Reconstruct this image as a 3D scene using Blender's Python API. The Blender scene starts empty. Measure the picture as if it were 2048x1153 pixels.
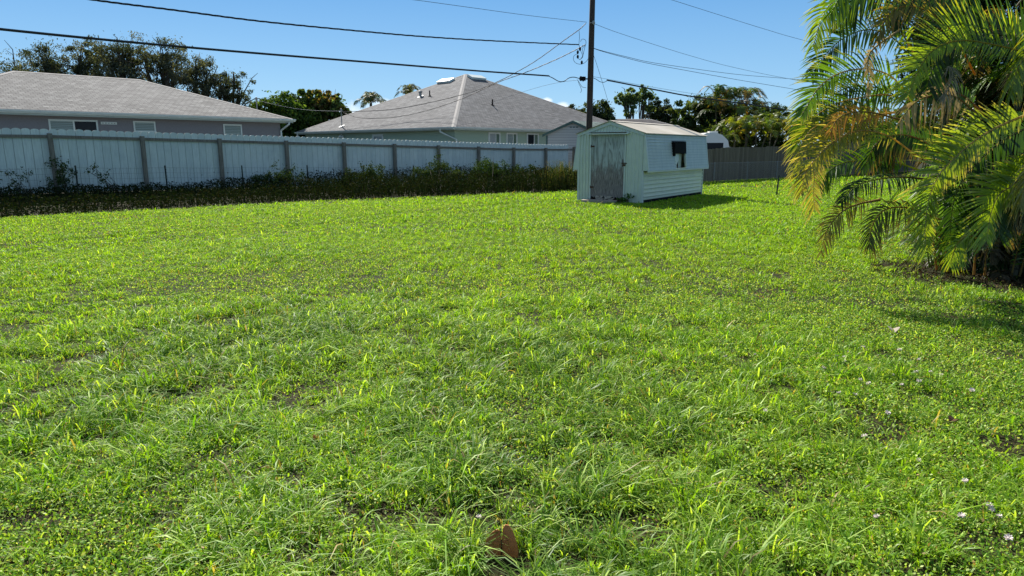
import bpy, math, random
import numpy as np
from mathutils import Vector
R = math.radians
random.seed(7)
RNG = np.random.default_rng(11)
SC = bpy.context.scene
COL = SC.collection

# ------------------------------------------------------------------ camera model (used to read plan positions)
F = 1365.0; TH = R(11.5); H = 1.6
def at(x, y, Y):
    u = (x-1024)/F; v = (576.5-y)/F
    dx, dy, dz = u, math.cos(TH)+v*math.sin(TH), -math.sin(TH)+v*math.cos(TH)
    s = Y/dy
    return Vector((dx*s, Y, H+dz*s))
def ground_at(x, y, z=0.0):
    u = (x-1024)/F; v = (576.5-y)/F
    dx, dy, dz = u, math.cos(TH)+v*math.sin(TH), -math.sin(TH)+v*math.cos(TH)
    s = (z-H)/dz
    return Vector((dx*s, dy*s, z))

# ------------------------------------------------------------------ fence line geometry and terrain
FP = Vector((-13.2, 19.95, 0)); FD = Vector((0.680, 0.733, 0)).normalized(); FN = Vector((0.733, -0.680, 0)).normalized()
def fence_z(t):                     # ground height along the white fence
    return 0.34 - 0.30*min(1, max(0, t/18.0)) - 0.08*min(1, max(0, (t-18)/8.0))
def terrain(x, y):
    rx, ry = x-FP.x, y-FP.y
    t = rx*FD.x+ry*FD.y; d = rx*FN.x+ry*FN.y
    k = np.clip((3.6-d)/3.0, 0, 1); k = k*k*(3-2*k)
    zf = 0.34-0.30*np.clip(t/18.0, 0, 1)-0.08*np.clip((t-18)/8, 0, 1)
    return k*zf*np.clip(1-(t-27)/4, 0, 1)

# ------------------------------------------------------------------ numpy value noise
def vnoise(x, y, seed=0):
    xi = np.floor(x).astype(np.int64); yi = np.floor(y).astype(np.int64)
    fx = x-xi; fy = y-yi; fx = fx*fx*(3-2*fx); fy = fy*fy*(3-2*fy)
    def h(a, b):
        n = (a*374761393+b*668265263+seed*974711) & 0xffffffff
        n = ((n ^ (n >> 13))*1274126177) & 0xffffffff
        return ((n ^ (n >> 16)) & 0xffff)/65535.0
    return (h(xi, yi)*(1-fx)+h(xi+1, yi)*fx)*(1-fy)+(h(xi, yi+1)*(1-fx)+h(xi+1, yi+1)*fx)*fy
def fbm(x, y, s, seed=0, o=3):
    r = 0; a = 1; t = 0
    for i in range(o):
        r = r+a*vnoise(x/s*2**i+17.3*i, y/s*2**i+5.1*i, seed+i); t += a; a *= .55
    return r/t

# ------------------------------------------------------------------ materials
def newmat(name):
    m = bpy.data.materials.new(name); m.use_nodes = True
    nt = m.node_tree; nt.nodes.clear()
    return m, nt
def N(nt, t, **kw):
    n = nt.nodes.new(t)
    for k, v in kw.items():
        if k in ('operation', 'blend_type', 'data_type', 'attribute_name', 'wave_type', 'bands_direction', 'feature', 'offset', 'offset_frequency'):
            setattr(n, k, v)
        else:
            n.inputs[k.replace('_', ' ')].default_value = v
    return n
def L(nt, a, b): nt.links.new(a, b)
def c4(c): return (c[0], c[1], c[2], 1)
def ramp(nt, fac, p0, p1, c0=(0, 0, 0, 1), c1=(1, 1, 1, 1)):
    r = nt.nodes.new('ShaderNodeValToRGB'); e = r.color_ramp.elements
    e[0].position = p0; e[1].position = p1; e[0].color = c0; e[1].color = c1
    L(nt, fac, r.inputs[0]); return r.outputs[0]
def mixc(nt, fac, a, b, bt='MIX'):
    n = nt.nodes.new('ShaderNodeMix'); n.data_type = 'RGBA'; n.blend_type = bt
    for sock, v in ((n.inputs[0], fac), (n.inputs[6], a), (n.inputs[7], b)):
        if hasattr(v, 'is_output'): L(nt, v, sock)
        else: sock.default_value = v if isinstance(v, (int, float)) else c4(v)
    return n.outputs[2]
def noise(nt, co, scale, detail=4, rough=.6, dist=0.0):
    n = nt.nodes.new('ShaderNodeTexNoise'); n.inputs['Scale'].default_value = scale
    n.inputs['Detail'].default_value = detail; n.inputs['Roughness'].default_value = rough; n.inputs['Distortion'].default_value = dist
    if co is not None: L(nt, co, n.inputs['Vector'])
    return n.outputs['Fac']
def mapping(nt, co, scale, rot=(0, 0, 0), loc=(0, 0, 0)):
    m = nt.nodes.new('ShaderNodeMapping'); m.inputs['Scale'].default_value = scale; m.inputs['Rotation'].default_value = rot; m.inputs['Location'].default_value = loc
    L(nt, co, m.inputs['Vector']); return m.outputs[0]
def finish(nt, col, rough=.7, bump=None, bs=.3, bd=.01, metallic=0, spec=.5):
    p = nt.nodes.new('ShaderNodeBsdfPrincipled'); o = nt.nodes.new('ShaderNodeOutputMaterial')
    if hasattr(col, 'is_output'): L(nt, col, p.inputs['Base Color'])
    else: p.inputs['Base Color'].default_value = c4(col)
    if hasattr(rough, 'is_output'): L(nt, rough, p.inputs['Roughness'])
    else: p.inputs['Roughness'].default_value = rough
    p.inputs['Metallic'].default_value = metallic; p.inputs['Specular IOR Level'].default_value = spec
    if bump is not None:
        b = nt.nodes.new('ShaderNodeBump'); b.inputs['Strength'].default_value = bs; b.inputs['Distance'].default_value = bd
        L(nt, bump, b.inputs['Height']); L(nt, b.outputs[0], p.inputs['Normal'])
    L(nt, p.outputs[0], o.inputs[0])
def uvco(nt):
    return nt.nodes.new('ShaderNodeUVMap').outputs[0]
def objco(nt):
    return nt.nodes.new('ShaderNodeNewGeometry').outputs['Position']
def simple(name, a, b=None, scale=6, rough=.7, bs=.15, metallic=0, spec=.4, stain=None, stain_amt=.5, stretch=(1, 1, 1), uv=False):
    m, nt = newmat(name); co = uvco(nt) if uv else objco(nt)
    co = mapping(nt, co, stretch)
    f = noise(nt, co, scale, 5, .65)
    b = b or tuple(c*.75 for c in a)
    c = mixc(nt, ramp(nt, f, .32, .68), a, b)
    if stain:
        f2 = noise(nt, co, scale*.22, 6, .7, .4)
        k = ramp(nt, f2, .5, .72, (0, 0, 0, 1), (stain_amt, stain_amt, stain_amt, 1))
        c = mixc(nt, k, c, stain)
    finish(nt, c, rough, f, bs, .01, metallic, spec)
    return m
def foliage(name, transl=.45, rough=.45, gloss=.10, tcol=(1.5, 1.35, .5)):
    m, nt = newmat(name)
    a = nt.nodes.new('ShaderNodeAttribute'); a.attribute_name = 'col'
    co = objco(nt)
    f = noise(nt, co, 2.3, 3)
    c = mixc(nt, ramp(nt, f, .3, .7), a.outputs['Color'], mixc(nt, 1.0, a.outputs['Color'], (.80, .86, .75), 'MULTIPLY'))
    d = nt.nodes.new('ShaderNodeBsdfDiffuse'); L(nt, c, d.inputs[0])
    t = nt.nodes.new('ShaderNodeBsdfTranslucent'); L(nt, mixc(nt, 1.0, c, tcol, 'MULTIPLY'), t.inputs[0])
    s = nt.nodes.new('ShaderNodeMixShader'); s.inputs[0].default_value = transl
    L(nt, d.outputs[0], s.inputs[1]); L(nt, t.outputs[0], s.inputs[2])
    g = nt.nodes.new('ShaderNodeBsdfGlossy'); g.inputs['Roughness'].default_value = rough; g.inputs[0].default_value = (1, 1, 1, 1)
    s2 = nt.nodes.new('ShaderNodeMixShader'); s2.inputs[0].default_value = gloss; L(nt, s.outputs[0], s2.inputs[1]); L(nt, g.outputs[0], s2.inputs[2])
    o = nt.nodes.new('ShaderNodeOutputMaterial'); L(nt, s2.outputs[0], o.inputs[0])
    return m
def shingles(name, base, dark, light):
    m, nt = newmat(name); co = uvco(nt)
    wob = noise(nt, mapping(nt, co, (3, 3, 3)), 1.0, 2)
    b = nt.nodes.new('ShaderNodeTexBrick'); L(nt, mapping(nt, co, (1, 1, 1)), b.inputs['Vector'])
    b.offset = .5; b.inputs['Scale'].default_value = 1; b.inputs['Brick Width'].default_value = .24; b.inputs['Row Height'].default_value = .19
    b.inputs['Mortar Size'].default_value = .012; b.inputs['Mortar Smooth'].default_value = .3; b.inputs['Bias'].default_value = -.1
    b.inputs['Color1'].default_value = c4(base); b.inputs['Color2'].default_value = c4(light); b.inputs['Mortar'].default_value = c4(dark)
    b2 = nt.nodes.new('ShaderNodeTexBrick'); L(nt, mapping(nt, co, (1, 1, 1), loc=(.07, 0, 0)), b2.inputs['Vector'])
    b2.inputs['Scale'].default_value = 1; b2.inputs['Brick Width'].default_value = .41; b2.inputs['Row Height'].default_value = .19; b2.inputs['Mortar Size'].default_value = 0
    b2.inputs['Color1'].default_value = (1, 1, 1, 1); b2.inputs['Color2'].default_value = (.48, .48, .50, 1)
    c = mixc(nt, .8, b.outputs['Color'], b2.outputs['Color'], 'MULTIPLY')
    f = noise(nt, co, .5, 5, .6); c = mixc(nt, ramp(nt, f, .35, .75), c, mixc(nt, 1.0, c, (.80, .80, .80), 'MULTIPLY'))
    g = noise(nt, co, 60, 3); c = mixc(nt, ramp(nt, g, .2, .8), c, mixc(nt, 1.0, c, (.7, .7, .72), 'MULTIPLY'))
    bw = nt.nodes.new('ShaderNodeMath'); bw.operation = 'SUBTRACT'; bw.inputs[0].default_value = 1; L(nt, b.outputs['Fac'], bw.inputs[1])
    finish(nt, c, .9, bw.outputs[0], .6, .012, 0, .2)
    return m
def planks(name, a, b, pitch, gap=.03, rough=.6, axis='X', grain=True, stain=None):
    """boards along v with thin dark joints every pitch metres of u"""
    m, nt = newmat(name); co = uvco(nt)
    sx = nt.nodes.new('ShaderNodeSeparateXYZ'); L(nt, co, sx.inputs[0])
    dv = nt.nodes.new('ShaderNodeMath'); dv.operation = 'DIVIDE'; L(nt, sx.outputs[0 if axis == 'X' else 1], dv.inputs[0]); dv.inputs[1].default_value = pitch
    fl = nt.nodes.new('ShaderNodeMath'); fl.operation = 'FLOOR'; L(nt, dv.outputs[0], fl.inputs[0])
    wn = nt.nodes.new('ShaderNodeTexWhiteNoise'); wn.noise_dimensions = '1D'; L(nt, fl.outputs[0], wn.inputs['W'])
    fr = nt.nodes.new('ShaderNodeMath'); fr.operation = 'FRACT'; L(nt, dv.outputs[0], fr.inputs[0])
    lt = nt.nodes.new('ShaderNodeMath'); lt.operation = 'LESS_THAN'; L(nt, fr.outputs[0], lt.inputs[0]); lt.inputs[1].default_value = gap
    c = mixc(nt, wn.outputs['Value'], a, b)
    f = noise(nt, mapping(nt, co, (14, 1.2, 1) if axis == 'X' else (1.2, 14, 1)), 2.0, 5, .7)
    if grain: c = mixc(nt, ramp(nt, f, .3, .75), c, mixc(nt, 1.0, c, (.72, .72, .72), 'MULTIPLY'))
    if stain:
        f2 = noise(nt, co, 1.3, 5, .7); c = mixc(nt, ramp(nt, f2, .5, .8, (0, 0, 0, 1), (.6, .6, .6, 1)), c, stain)
    c = mixc(nt, lt.outputs[0], c, tuple(q*.25 for q in a))
    finish(nt, c, rough, f, .25, .005, 0, .3)
    return m

M = {}
M['leaf'] = foliage('leaf_foliage', .38, .5, .010)
M['grassblade'] = foliage('grass_blade', .44, .45, .016, (1.6, 1.55, .32))
M['shadeleaf'] = foliage('shade_leaf', .15, .6, .004)
M['frond'] = foliage('palm_frond', .48, .40, .026, (1.75, 1.55, .42))
M['deadfrond'] = foliage('dead_frond', .30, .5, .015, (1.1, 1.0, .85))
M['roof_grey'] = shingles('roof_shingles_taupe', (.205, .198, .19), (.06, .058, .056), (.30, .29, .275))
M['roof_grey2'] = shingles('roof_shingles_grey', (.17, .168, .17), (.055, .055, .057), (.25, .247, .248))
M['roof_dark'] = shingles('roof_shingles_dark', (.11, .10, .105), (.05, .045, .045), (.15, .14, .14))
M['roof_green'] = shingles('roof_shingles_pale_green', (.20, .27, .235), (.12, .16, .14), (.27, .34, .30))
M['hip_cap'] = simple('hip_cap', (.28, .26, .245), (.22, .205, .195), 8, .9)
M['stucco_grey'] = simple('stucco_grey', (.215, .205, .215), (.18, .172, .18), 22, .95, .4)
M['stucco_green'] = simple('stucco_green', (.34, .43, .33), (.30, .385, .30), 22, .95, .4)
M['trim'] = simple('trim_white', (.62, .66, .62), (.54, .58, .55), 3, .5)
M['fascia'] = simple('fascia_pale', (.40, .46, .43), (.34, .40, .38), 2, .5)
M['soffit'] = simple('soffit', (.5, .52, .49))
M['wood_old'] = simple('weathered_wood', (.235, .21, .175), (.12, .105, .085), 9, .9, .4, stretch=(3, 3, .4))
M['pole'] = simple('creosote_pole', (.060, .040, .030), (.028, .020, .016), 9, .85, .4, stretch=(4, 4, .3))
M['picket'] = planks('pale_blue_picket', (.66, .715, .68), (.58, .64, .61), 2.432/11, .03, .55, stain=(.36, .42, .43))
M['brownfence'] = planks('brown_board', (.145, .112, .075), (.24, .19, .13), .14, .12, .9)
M['wire'] = simple('black_cable', (.015, .015, .018), (.02, .02, .024), 5, .6)
M['wire2'] = simple('grey_green_wire', (.07, .085, .08), (.05, .06, .06), 5, .5)
M['steel'] = simple('galvanised_steel', (.30, .30, .29), (.22, .22, .21), 12, .6, .1, 0)
M['meshwire'] = simple('mesh_wire', (.05, .06, .06), (.035, .04, .04), 12, .9, .1, 0, .1)
M['tpost'] = simple('dark_green_steel', (.012, .022, .016), (.02, .03, .022), 10, .6)
M['black'] = simple('black_plastic', (.008, .008, .009), (.012, .012, .012), 10, .85, .1, 0, .08)
M['glass_dark'] = simple('window_glass', (.010, .012, .016), (.014, .017, .022), 2, .25, 0, 0, .15)
M['blind'] = planks('window_blind', (.30, .36, .34), (.24, .30, .29), .07, .22, .7, 'Y', False)
M['curtain'] = planks('curtain', (.40, .43, .42), (.3, .33, .33), .09, .1, .9, 'X', False)
M['green_reveal'] = simple('reveal_green', (.12, .18, .13))
M['siding_tan'] = planks('lap_siding_tan', (.46, .44, .42), (.42, .405, .39), .15, .08, .7, 'Y', False)
M['greentrim'] = simple('dark_green_trim', (.075, .13, .115))
M['bark'] = simple('bark', (.10, .08, .06), (.05, .042, .034), 7, .95, .5, stretch=(2, 2, .5))
M['palmtrunk'] = planks('palm_stem', (.13, .11, .06), (.09, .085, .05), .12, .15, .7, 'Y')
M['concrete'] = simple('concrete_slab', (.40, .33, .26), (.28, .24, .19), 14, .95, .4, stain=(.2, .17, .13))
M['rust'] = simple('rusty_metal', (.10, .035, .015), (.045, .02, .012), 20, .9, .4)
M['deadleaf'] = simple('dry_leaf', (.60, .21, .07), (.44, .13, .04), 30, .8, .5, stain=(.5, .25, .1))
M['white_petal'] = simple('white_petal', (.74, .66, .60), (.62, .50, .48), 90, .7)
M['vehicle'] = simple('white_gelcoat', (.80, .78, .72), (.74, .72, .66), 2, .35, 0)

def shed_paint(name, base, weather, wamt=.45, rows=0):
    m, nt = newmat(name); co = uvco(nt)
    f = noise(nt, mapping(nt, co, (7, .6, 1)), 1.6, 6, .7, .2)
    f2 = noise(nt, mapping(nt, co, (1, 1, 1)), 3.5, 6, .7)
    f3 = noise(nt, co, 40, 2)
    c = mixc(nt, ramp(nt, f, .45, .75, (0, 0, 0, 1), (wamt, wamt, wamt, 1)), base, weather)
    c = mixc(nt, ramp(nt, f2, .35, .7), c, mixc(nt, 1.0, c, (.86, .88, .90), 'MULTIPLY'))
    c = mixc(nt, ramp(nt, f3, .73, .78), c, mixc(nt, 1.0, c, (.5, .45, .4), 'MULTIPLY'))
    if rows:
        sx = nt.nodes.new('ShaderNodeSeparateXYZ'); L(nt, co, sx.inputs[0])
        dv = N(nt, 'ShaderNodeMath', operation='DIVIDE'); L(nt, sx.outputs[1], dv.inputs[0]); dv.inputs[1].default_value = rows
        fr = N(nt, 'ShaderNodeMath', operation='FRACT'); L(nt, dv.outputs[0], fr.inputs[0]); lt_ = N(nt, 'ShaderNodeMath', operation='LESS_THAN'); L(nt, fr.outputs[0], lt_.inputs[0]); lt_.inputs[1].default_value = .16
        c = mixc(nt, lt_.outputs[0], c, mixc(nt, 1.0, c, (.66, .70, .72), 'MULTIPLY'))  # dark lap lines: siding shadow painted into the colour, with seam dirt
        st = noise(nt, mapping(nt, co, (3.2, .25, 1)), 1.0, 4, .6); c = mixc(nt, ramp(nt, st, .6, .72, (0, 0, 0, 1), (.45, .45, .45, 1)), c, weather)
    finish(nt, c, .42, f2, .15, .004, 0, .5)
    return m
M['shed_green'] = shed_paint('shed_panel_pale_green', (.60, .635, .53), (.68, .69, .60))
M['shed_side'] = shed_paint('shed_side_pale_green', (.76, .76, .63), (.76, .75, .67), .4)
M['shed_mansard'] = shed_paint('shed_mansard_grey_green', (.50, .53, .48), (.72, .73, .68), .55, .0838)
M['shed_trim'] = shed_paint('shed_trim', (.58, .61, .55), (.66, .67, .62), .5)
M['shed_roof'] = simple('shed_roof_cream', (.60, .53, .43), (.52, .455, .36), 3, .5, .1, stain=(.45, .38, .30), stain_amt=.5)
def door_mat():
    m, nt = newmat('peeling_plywood'); co = uvco(nt)
    w = nt.nodes.new('ShaderNodeTexNoise'); w.inputs['Scale'].default_value = 1.0; w.inputs['Detail'].default_value = 3; w.inputs['Distortion'].default_value = .35
    L(nt, mapping(nt, co, (3.2, .32, 1)), w.inputs['Vector'])
    mul = nt.nodes.new('ShaderNodeMath'); mul.operation = 'MULTIPLY'; L(nt, w.outputs['Fac'], mul.inputs[0]); mul.inputs[1].default_value = 26
    fr = nt.nodes.new('ShaderNodeMath'); fr.operation = 'PINGPONG'; L(nt, mul.outputs[0], fr.inputs[0]); fr.inputs[1].default_value = 1
    fib = noise(nt, mapping(nt, co, (45, 3, 1)), 1.5, 4, .7)
    sx = nt.nodes.new('ShaderNodeSeparateXYZ'); L(nt, co, sx.inputs[0])
    wear = nt.nodes.new('ShaderNodeMapRange'); L(nt, sx.outputs[1], wear.inputs[0]); wear.inputs[1].default_value = 1.5; wear.inputs[2].default_value = -.1
    wear.inputs[3].default_value = 0; wear.inputs[4].default_value = .75
    paint = mixc(nt, ramp(nt, fr.outputs[0], .1, .6), (.27, .285, .27), (.46, .49, .465)); paint = mixc(nt, ramp(nt, noise(nt, mapping(nt, co, (5, 1.1, 1)), 1.5, 6, .75), .45, .62), paint, mixc(nt, 1.0, paint, (.72, .70, .66), 'MULTIPLY'))
    wood = mixc(nt, ramp(nt, fib, .35, .65), (.075, .06, .055), (.36, .31, .28))
    ad = nt.nodes.new('ShaderNodeMath'); ad.operation = 'ADD'; L(nt, wear.outputs[0], ad.inputs[0]); L(nt, noise(nt, mapping(nt, co, (6, 1.2, 1)), 2, 5, .8), ad.inputs[1])
    k = ramp(nt, ad.outputs[0], .62, .80)
    c = mixc(nt, k, paint, wood)
    c = mixc(nt, ramp(nt, fib, .30, .38, (.75, .75, .75, 1), (0, 0, 0, 1)), c, (.045, .038, .035))
    finish(nt, c, .85, fib, .5, .006, 0, .2)
    return m
M['door'] = door_mat()
def ground_mat():
    m, nt = newmat('soil_and_thatch'); co = objco(nt)
    f = noise(nt, co, 1.1, 6, .65); g = noise(nt, co, 34, 4, .7)
    c = mixc(nt, ramp(nt, g, .35, .7), (.012, .011, .005), (.050, .038, .018))
    c = mixc(nt, ramp(nt, f, .4, .65), c, mixc(nt, ramp(nt, g, .3, .7), (.018, .026, .006), (.036, .044, .012)))
    finish(nt, c, .95, g, .6, .02, 0, .1)
    return m
M['ground'] = ground_mat()

# ------------------------------------------------------------------ object helpers
def tag(o, label=None, cat=None, group=None, kind=None):
    if label: o['label'] = label
    if cat: o['category'] = cat
    if group: o['group'] = group
    if kind: o['kind'] = kind
    return o
def wl(o):
    v = Vector((0, 0, 0))
    while o is not None: v = v+o.location; o = o.parent
    return v
def thing(name, label, cat, loc=(0, 0, 0), group=None):
    o = bpy.data.objects.new(name, None); COL.objects.link(o); o.location = loc; o.empty_display_size = .2
    return tag(o, label, cat, group)
def link(name, me, mat, parent, smooth=False):
    me.materials.append(M[mat] if isinstance(mat, str) else mat)
    o = bpy.data.objects.new(name, me); COL.objects.link(o)
    if parent is not None: o.parent = parent
    if smooth: me.polygons.foreach_set('use_smooth', [True]*len(me.polygons))
    return o
class MB:
    def __init__(s): s.v = []; s.f = []
    def face(s, pts):
        n = len(s.v); s.v += [tuple(p) for p in pts]; s.f.append(tuple(range(n, n+len(pts))))
    def solid(s, base, top):                # two matching polygons -> closed prism
        n = len(base); b = len(s.v); s.v += [tuple(p) for p in base]+[tuple(p) for p in top]
        s.f.append(tuple(b+i for i in reversed(range(n)))); s.f.append(tuple(b+n+i for i in range(n)))
        for i in range(n):
            j = (i+1) % n; s.f.append((b+i, b+j, b+n+j, b+n+i))
    def slab(s, pts, off):                  # polygon thickened by vector off
        off = Vector(off); s.solid([Vector(p) for p in pts], [Vector(p)+off for p in pts])
    def box(s, o, a, b, c):                 # corner + three edge vectors
        o, a, b, c = Vector(o), Vector(a), Vector(b), Vector(c)
        s.solid([o, o+a, o+a+b, o+b], [p+c for p in (o, o+a, o+a+b, o+b)])
    def cbox(s, c, sx, sy, sz, ax=(1, 0, 0)):
        ax = Vector(ax).normalized(); ay = Vector((-ax.y, ax.x, 0)); c = Vector(c)
        s.box(c-ax*sx/2-ay*sy/2-Vector((0, 0, sz/2)), ax*sx, ay*sy, (0, 0, sz))
    def bar(s, a, b, w, h=None):            # rectangular bar between points
        a, b = Vector(a), Vector(b); h = h or w; d = (b-a).normalized()
        up = Vector((0, 0, 1)) if abs(d.z) < .9 else Vector((0, 1, 0))
        x = d.cross(up).normalized(); y = x.cross(d).normalized()
        s.box(a-x*w/2-y*h/2, x*w, y*h, b-a)
    def tube(s, pts, r, n=6, cap=True):
        pts = [Vector(p) for p in pts]; rr = r if isinstance(r, (list, tuple)) else [r]*len(pts)
        base = len(s.v); X = None
        for i, p in enumerate(pts):
            d = (pts[min(i+1, len(pts)-1)]-pts[max(i-1, 0)]).normalized()
            if X is None:
                X = d.cross(Vector((0, 0, 1)) if abs(d.z) < .9 else Vector((1, 0, 0))).normalized()
            else: X = (X-d*X.dot(d)).normalized()
            Yv = d.cross(X)
            for k in range(n):
                a = 2*math.pi*k/n; s.v.append(tuple(p+(X*math.cos(a)+Yv*math.sin(a))*rr[i]))
        for i in range(len(pts)-1):
            for k in range(n):
                k2 = (k+1) % n; s.f.append((base+i*n+k, base+i*n+k2, base+(i+1)*n+k2, base+(i+1)*n+k))
        if cap:
            s.f.append(tuple(base+k for k in reversed(range(n)))); e = base+(len(pts)-1)*n; s.f.append(tuple(e+k for k in range(n)))
    def ball(s, c, rx, ry, rz, n=10, m=6):
        c = Vector(c); base = len(s.v)
        for i in range(m+1):
            ph = math.pi*i/m
            for k in range(n):
                a = 2*math.pi*k/n; s.v.append((c.x+rx*math.sin(ph)*math.cos(a), c.y+ry*math.sin(ph)*math.sin(a), c.z+rz*math.cos(ph)))
        for i in range(m):
            for k in range(n):
                k2 = (k+1) % n; s.f.append((base+i*n+k, base+(i+1)*n+k, base+(i+1)*n+k2, base+i*n+k2))
    def build(s, name, mat, parent=None, smooth=False):
        off = wl(parent) if parent is not None else Vector((0, 0, 0))
        me = bpy.data.meshes.new(name)
        me.from_pydata([(x-off.x, y-off.y, z-off.z) for x, y, z in s.v], [], s.f)
        me.update(); uvl = me.uv_layers.new(name='UVMap'); uv = [0.0]*(2*len(me.loops)); Z = Vector((0, 0, 1))
        for p in me.polygons:
            n = p.normal; t = Z.cross(n)
            if t.length < .02: t = Vector((1, 0, 0)); b = Vector((0, 1, 0))
            else: t.normalize(); b = n.cross(t)
            for li in p.loop_indices:
                c = me.vertices[me.loops[li].vertex_index].co; uv[2*li] = c.dot(t); uv[2*li+1] = c.dot(b)
        uvl.data.foreach_set('uv', uv)
        return link(name, me, mat, parent, smooth)
def np_mesh(name, V, faces, C, mat, parent=None):
    """V (n,3) world; faces list of int arrays (m,k); C (n,3) colours"""
    off = wl(parent) if parent is not None else Vector((0, 0, 0))
    V = np.asarray(V, np.float32)-np.array(off, np.float32)
    me = bpy.data.meshes.new(name)
    me.vertices.add(len(V)); me.vertices.foreach_set('co', V.ravel())
    li = np.concatenate([f.ravel() for f in faces]).astype(np.int32)
    tot = np.concatenate([np.full(len(f), f.shape[1], np.int32) for f in faces])
    st = np.concatenate([[0], np.cumsum(tot)[:-1]]).astype(np.int32)
    me.loops.add(len(li)); me.loops.foreach_set('vertex_index', li)
    me.polygons.add(len(tot)); me.polygons.foreach_set('loop_start', st); me.polygons.foreach_set('loop_total', tot)
    me.update(calc_edges=True)
    a = me.attributes.new('col', 'FLOAT_COLOR', 'POINT')
    C4 = np.ones((len(V), 4), np.float32); C4[:, :3] = C; a.data.foreach_set('color', C4.ravel())
    return link(name, me, mat, parent)
def spline(pts, n):
    P = [Vector(p) for p in pts]; P = [P[0]*2-P[1]]+P+[P[-1]*2-P[-2]]; out = []
    segs = len(P)-3
    for i in range(n):
        t = i/(n-1)*segs; k = min(int(t), segs-1); u = t-k; a, b, c, d = P[k:k+4]
        out.append(.5*((2*b)+(c-a)*u+(2*a-5*b+4*c-d)*u*u+(3*b-a-3*c+d)*u**3))
    return out

# ------------------------------------------------------------------ foliage helpers
def rand_leaves(P, size, col, jit=.25, up=.0, aspect=.5, rng=RNG, fold=True):
    """rhombic leaves at points P (n,3); size (n,) ; col base rgb array (n,3) -> V, F, C"""
    n = len(P); d = rng.normal(size=(n, 3)); d /= np.linalg.norm(d, axis=1)[:, None]
    w = rng.normal(size=(n, 3)); nz = np.cross(d, w); nz[:, 2] = np.abs(nz[:, 2])+up; w = np.cross(nz, d); w /= np.linalg.norm(w, axis=1)[:, None]
    s = size[:, None]
    a = P-d*s*.5; b = P+w*s*aspect*.5; c = P+d*s*.5; e = P-w*s*aspect*.5
    V = np.stack([a, b, c, e], 1).reshape(-1, 3); F = np.arange(4*n).reshape(n, 4)
    C = np.repeat(col*(1+rng.uniform(-jit, jit, (n, 1))), 4, 0)
    return V, F, C
def tree(name, label, cat_, base, clumps, leafn, leafsize, cols, group=None, trunk_r=.25, sub=7, spread=.55, aspect=.5, seed=1, squash=1.0, limbs=True):
    rng = np.random.default_rng(seed)
    t = thing(name, label, cat_, base, group)
    base = Vector(base)
    mb = MB(); cen = [Vector(c[:3]) for c in clumps]
    mid = sum(cen, Vector())/len(cen); fork = base.lerp(mid, .45); fork.x = base.x*.7+mid.x*.3; fork.y = base.y*.7+mid.y*.3
    mb.tube(spline([base, base.lerp(fork, .5)+Vector((rng.uniform(-.2, .2), 0, 0)), fork], 7), [trunk_r*(1-.06*i) for i in range(7)], 8)
    for c in clumps:
        p = Vector(c[:3]); m = fork.lerp(p, .5)+Vector((rng.uniform(-.3, .3), rng.uniform(-.3, .3), rng.uniform(-.2, .5)))
        mb.tube(spline([fork, m, p], 6), [trunk_r*.5*(1-i*.15) for i in range(6)], 5)
        if limbs:
            for q in range(3):
                e = p+Vector(rng.normal(size=3))*c[3]*.5
                mb.tube(spline([m, p.lerp(e, .4), e], 4), [trunk_r*.22, trunk_r*.16, trunk_r*.1, trunk_r*.04], 4)
    mb.build('trunk', 'bark', t)
    tot = sum(c[3]**2 for c in clumps); Ps = []
    for c in clumps:
        n = int(leafn*c[3]**2/tot); ns = max(5, int(sub*c[3]**1.2))
        d = rng.normal(size=(ns, 3)); d /= np.linalg.norm(d, axis=1)[:, None]
        sc = np.array(c[:3])+d*c[3]*rng.uniform(.25, 1.0, (ns, 1))*[1, 1, squash]
        sr = c[3]*rng.uniform(.16, .36, ns)*spread/.55
        k = rng.integers(0, ns, n); q = rng.normal(size=(n, 3)); q /= np.linalg.norm(q, axis=1)[:, None]
        Ps.append(sc[k]+q*sr[k][:, None]*rng.uniform(.1, 1, (n, 1))**.5*[1, 1, .75])
        m = n//8; q = np.clip(rng.normal(size=(m, 3)), -1.8, 1.8)*c[3]*.40; Ps.append(np.array(c[:3])+q*[1, 1, squash])
    P = np.concatenate(Ps); n = len(P); cols = np.array(cols)
    hue = fbm(P[:, 0]*1.0+P[:, 1]*.7, P[:, 2], .9, seed); idx = np.clip((hue*1.7-.35+rng.uniform(-.35, .35, n))*len(cols), 0, len(cols)-1).astype(int)
    V, Fc, C = rand_leaves(P, leafsize*rng.uniform(.6, 1.3, n), cols[idx], .3, .3, aspect, rng)
    np_mesh('crown', V, [Fc], C, 'leaf', t)
    return t
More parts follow.
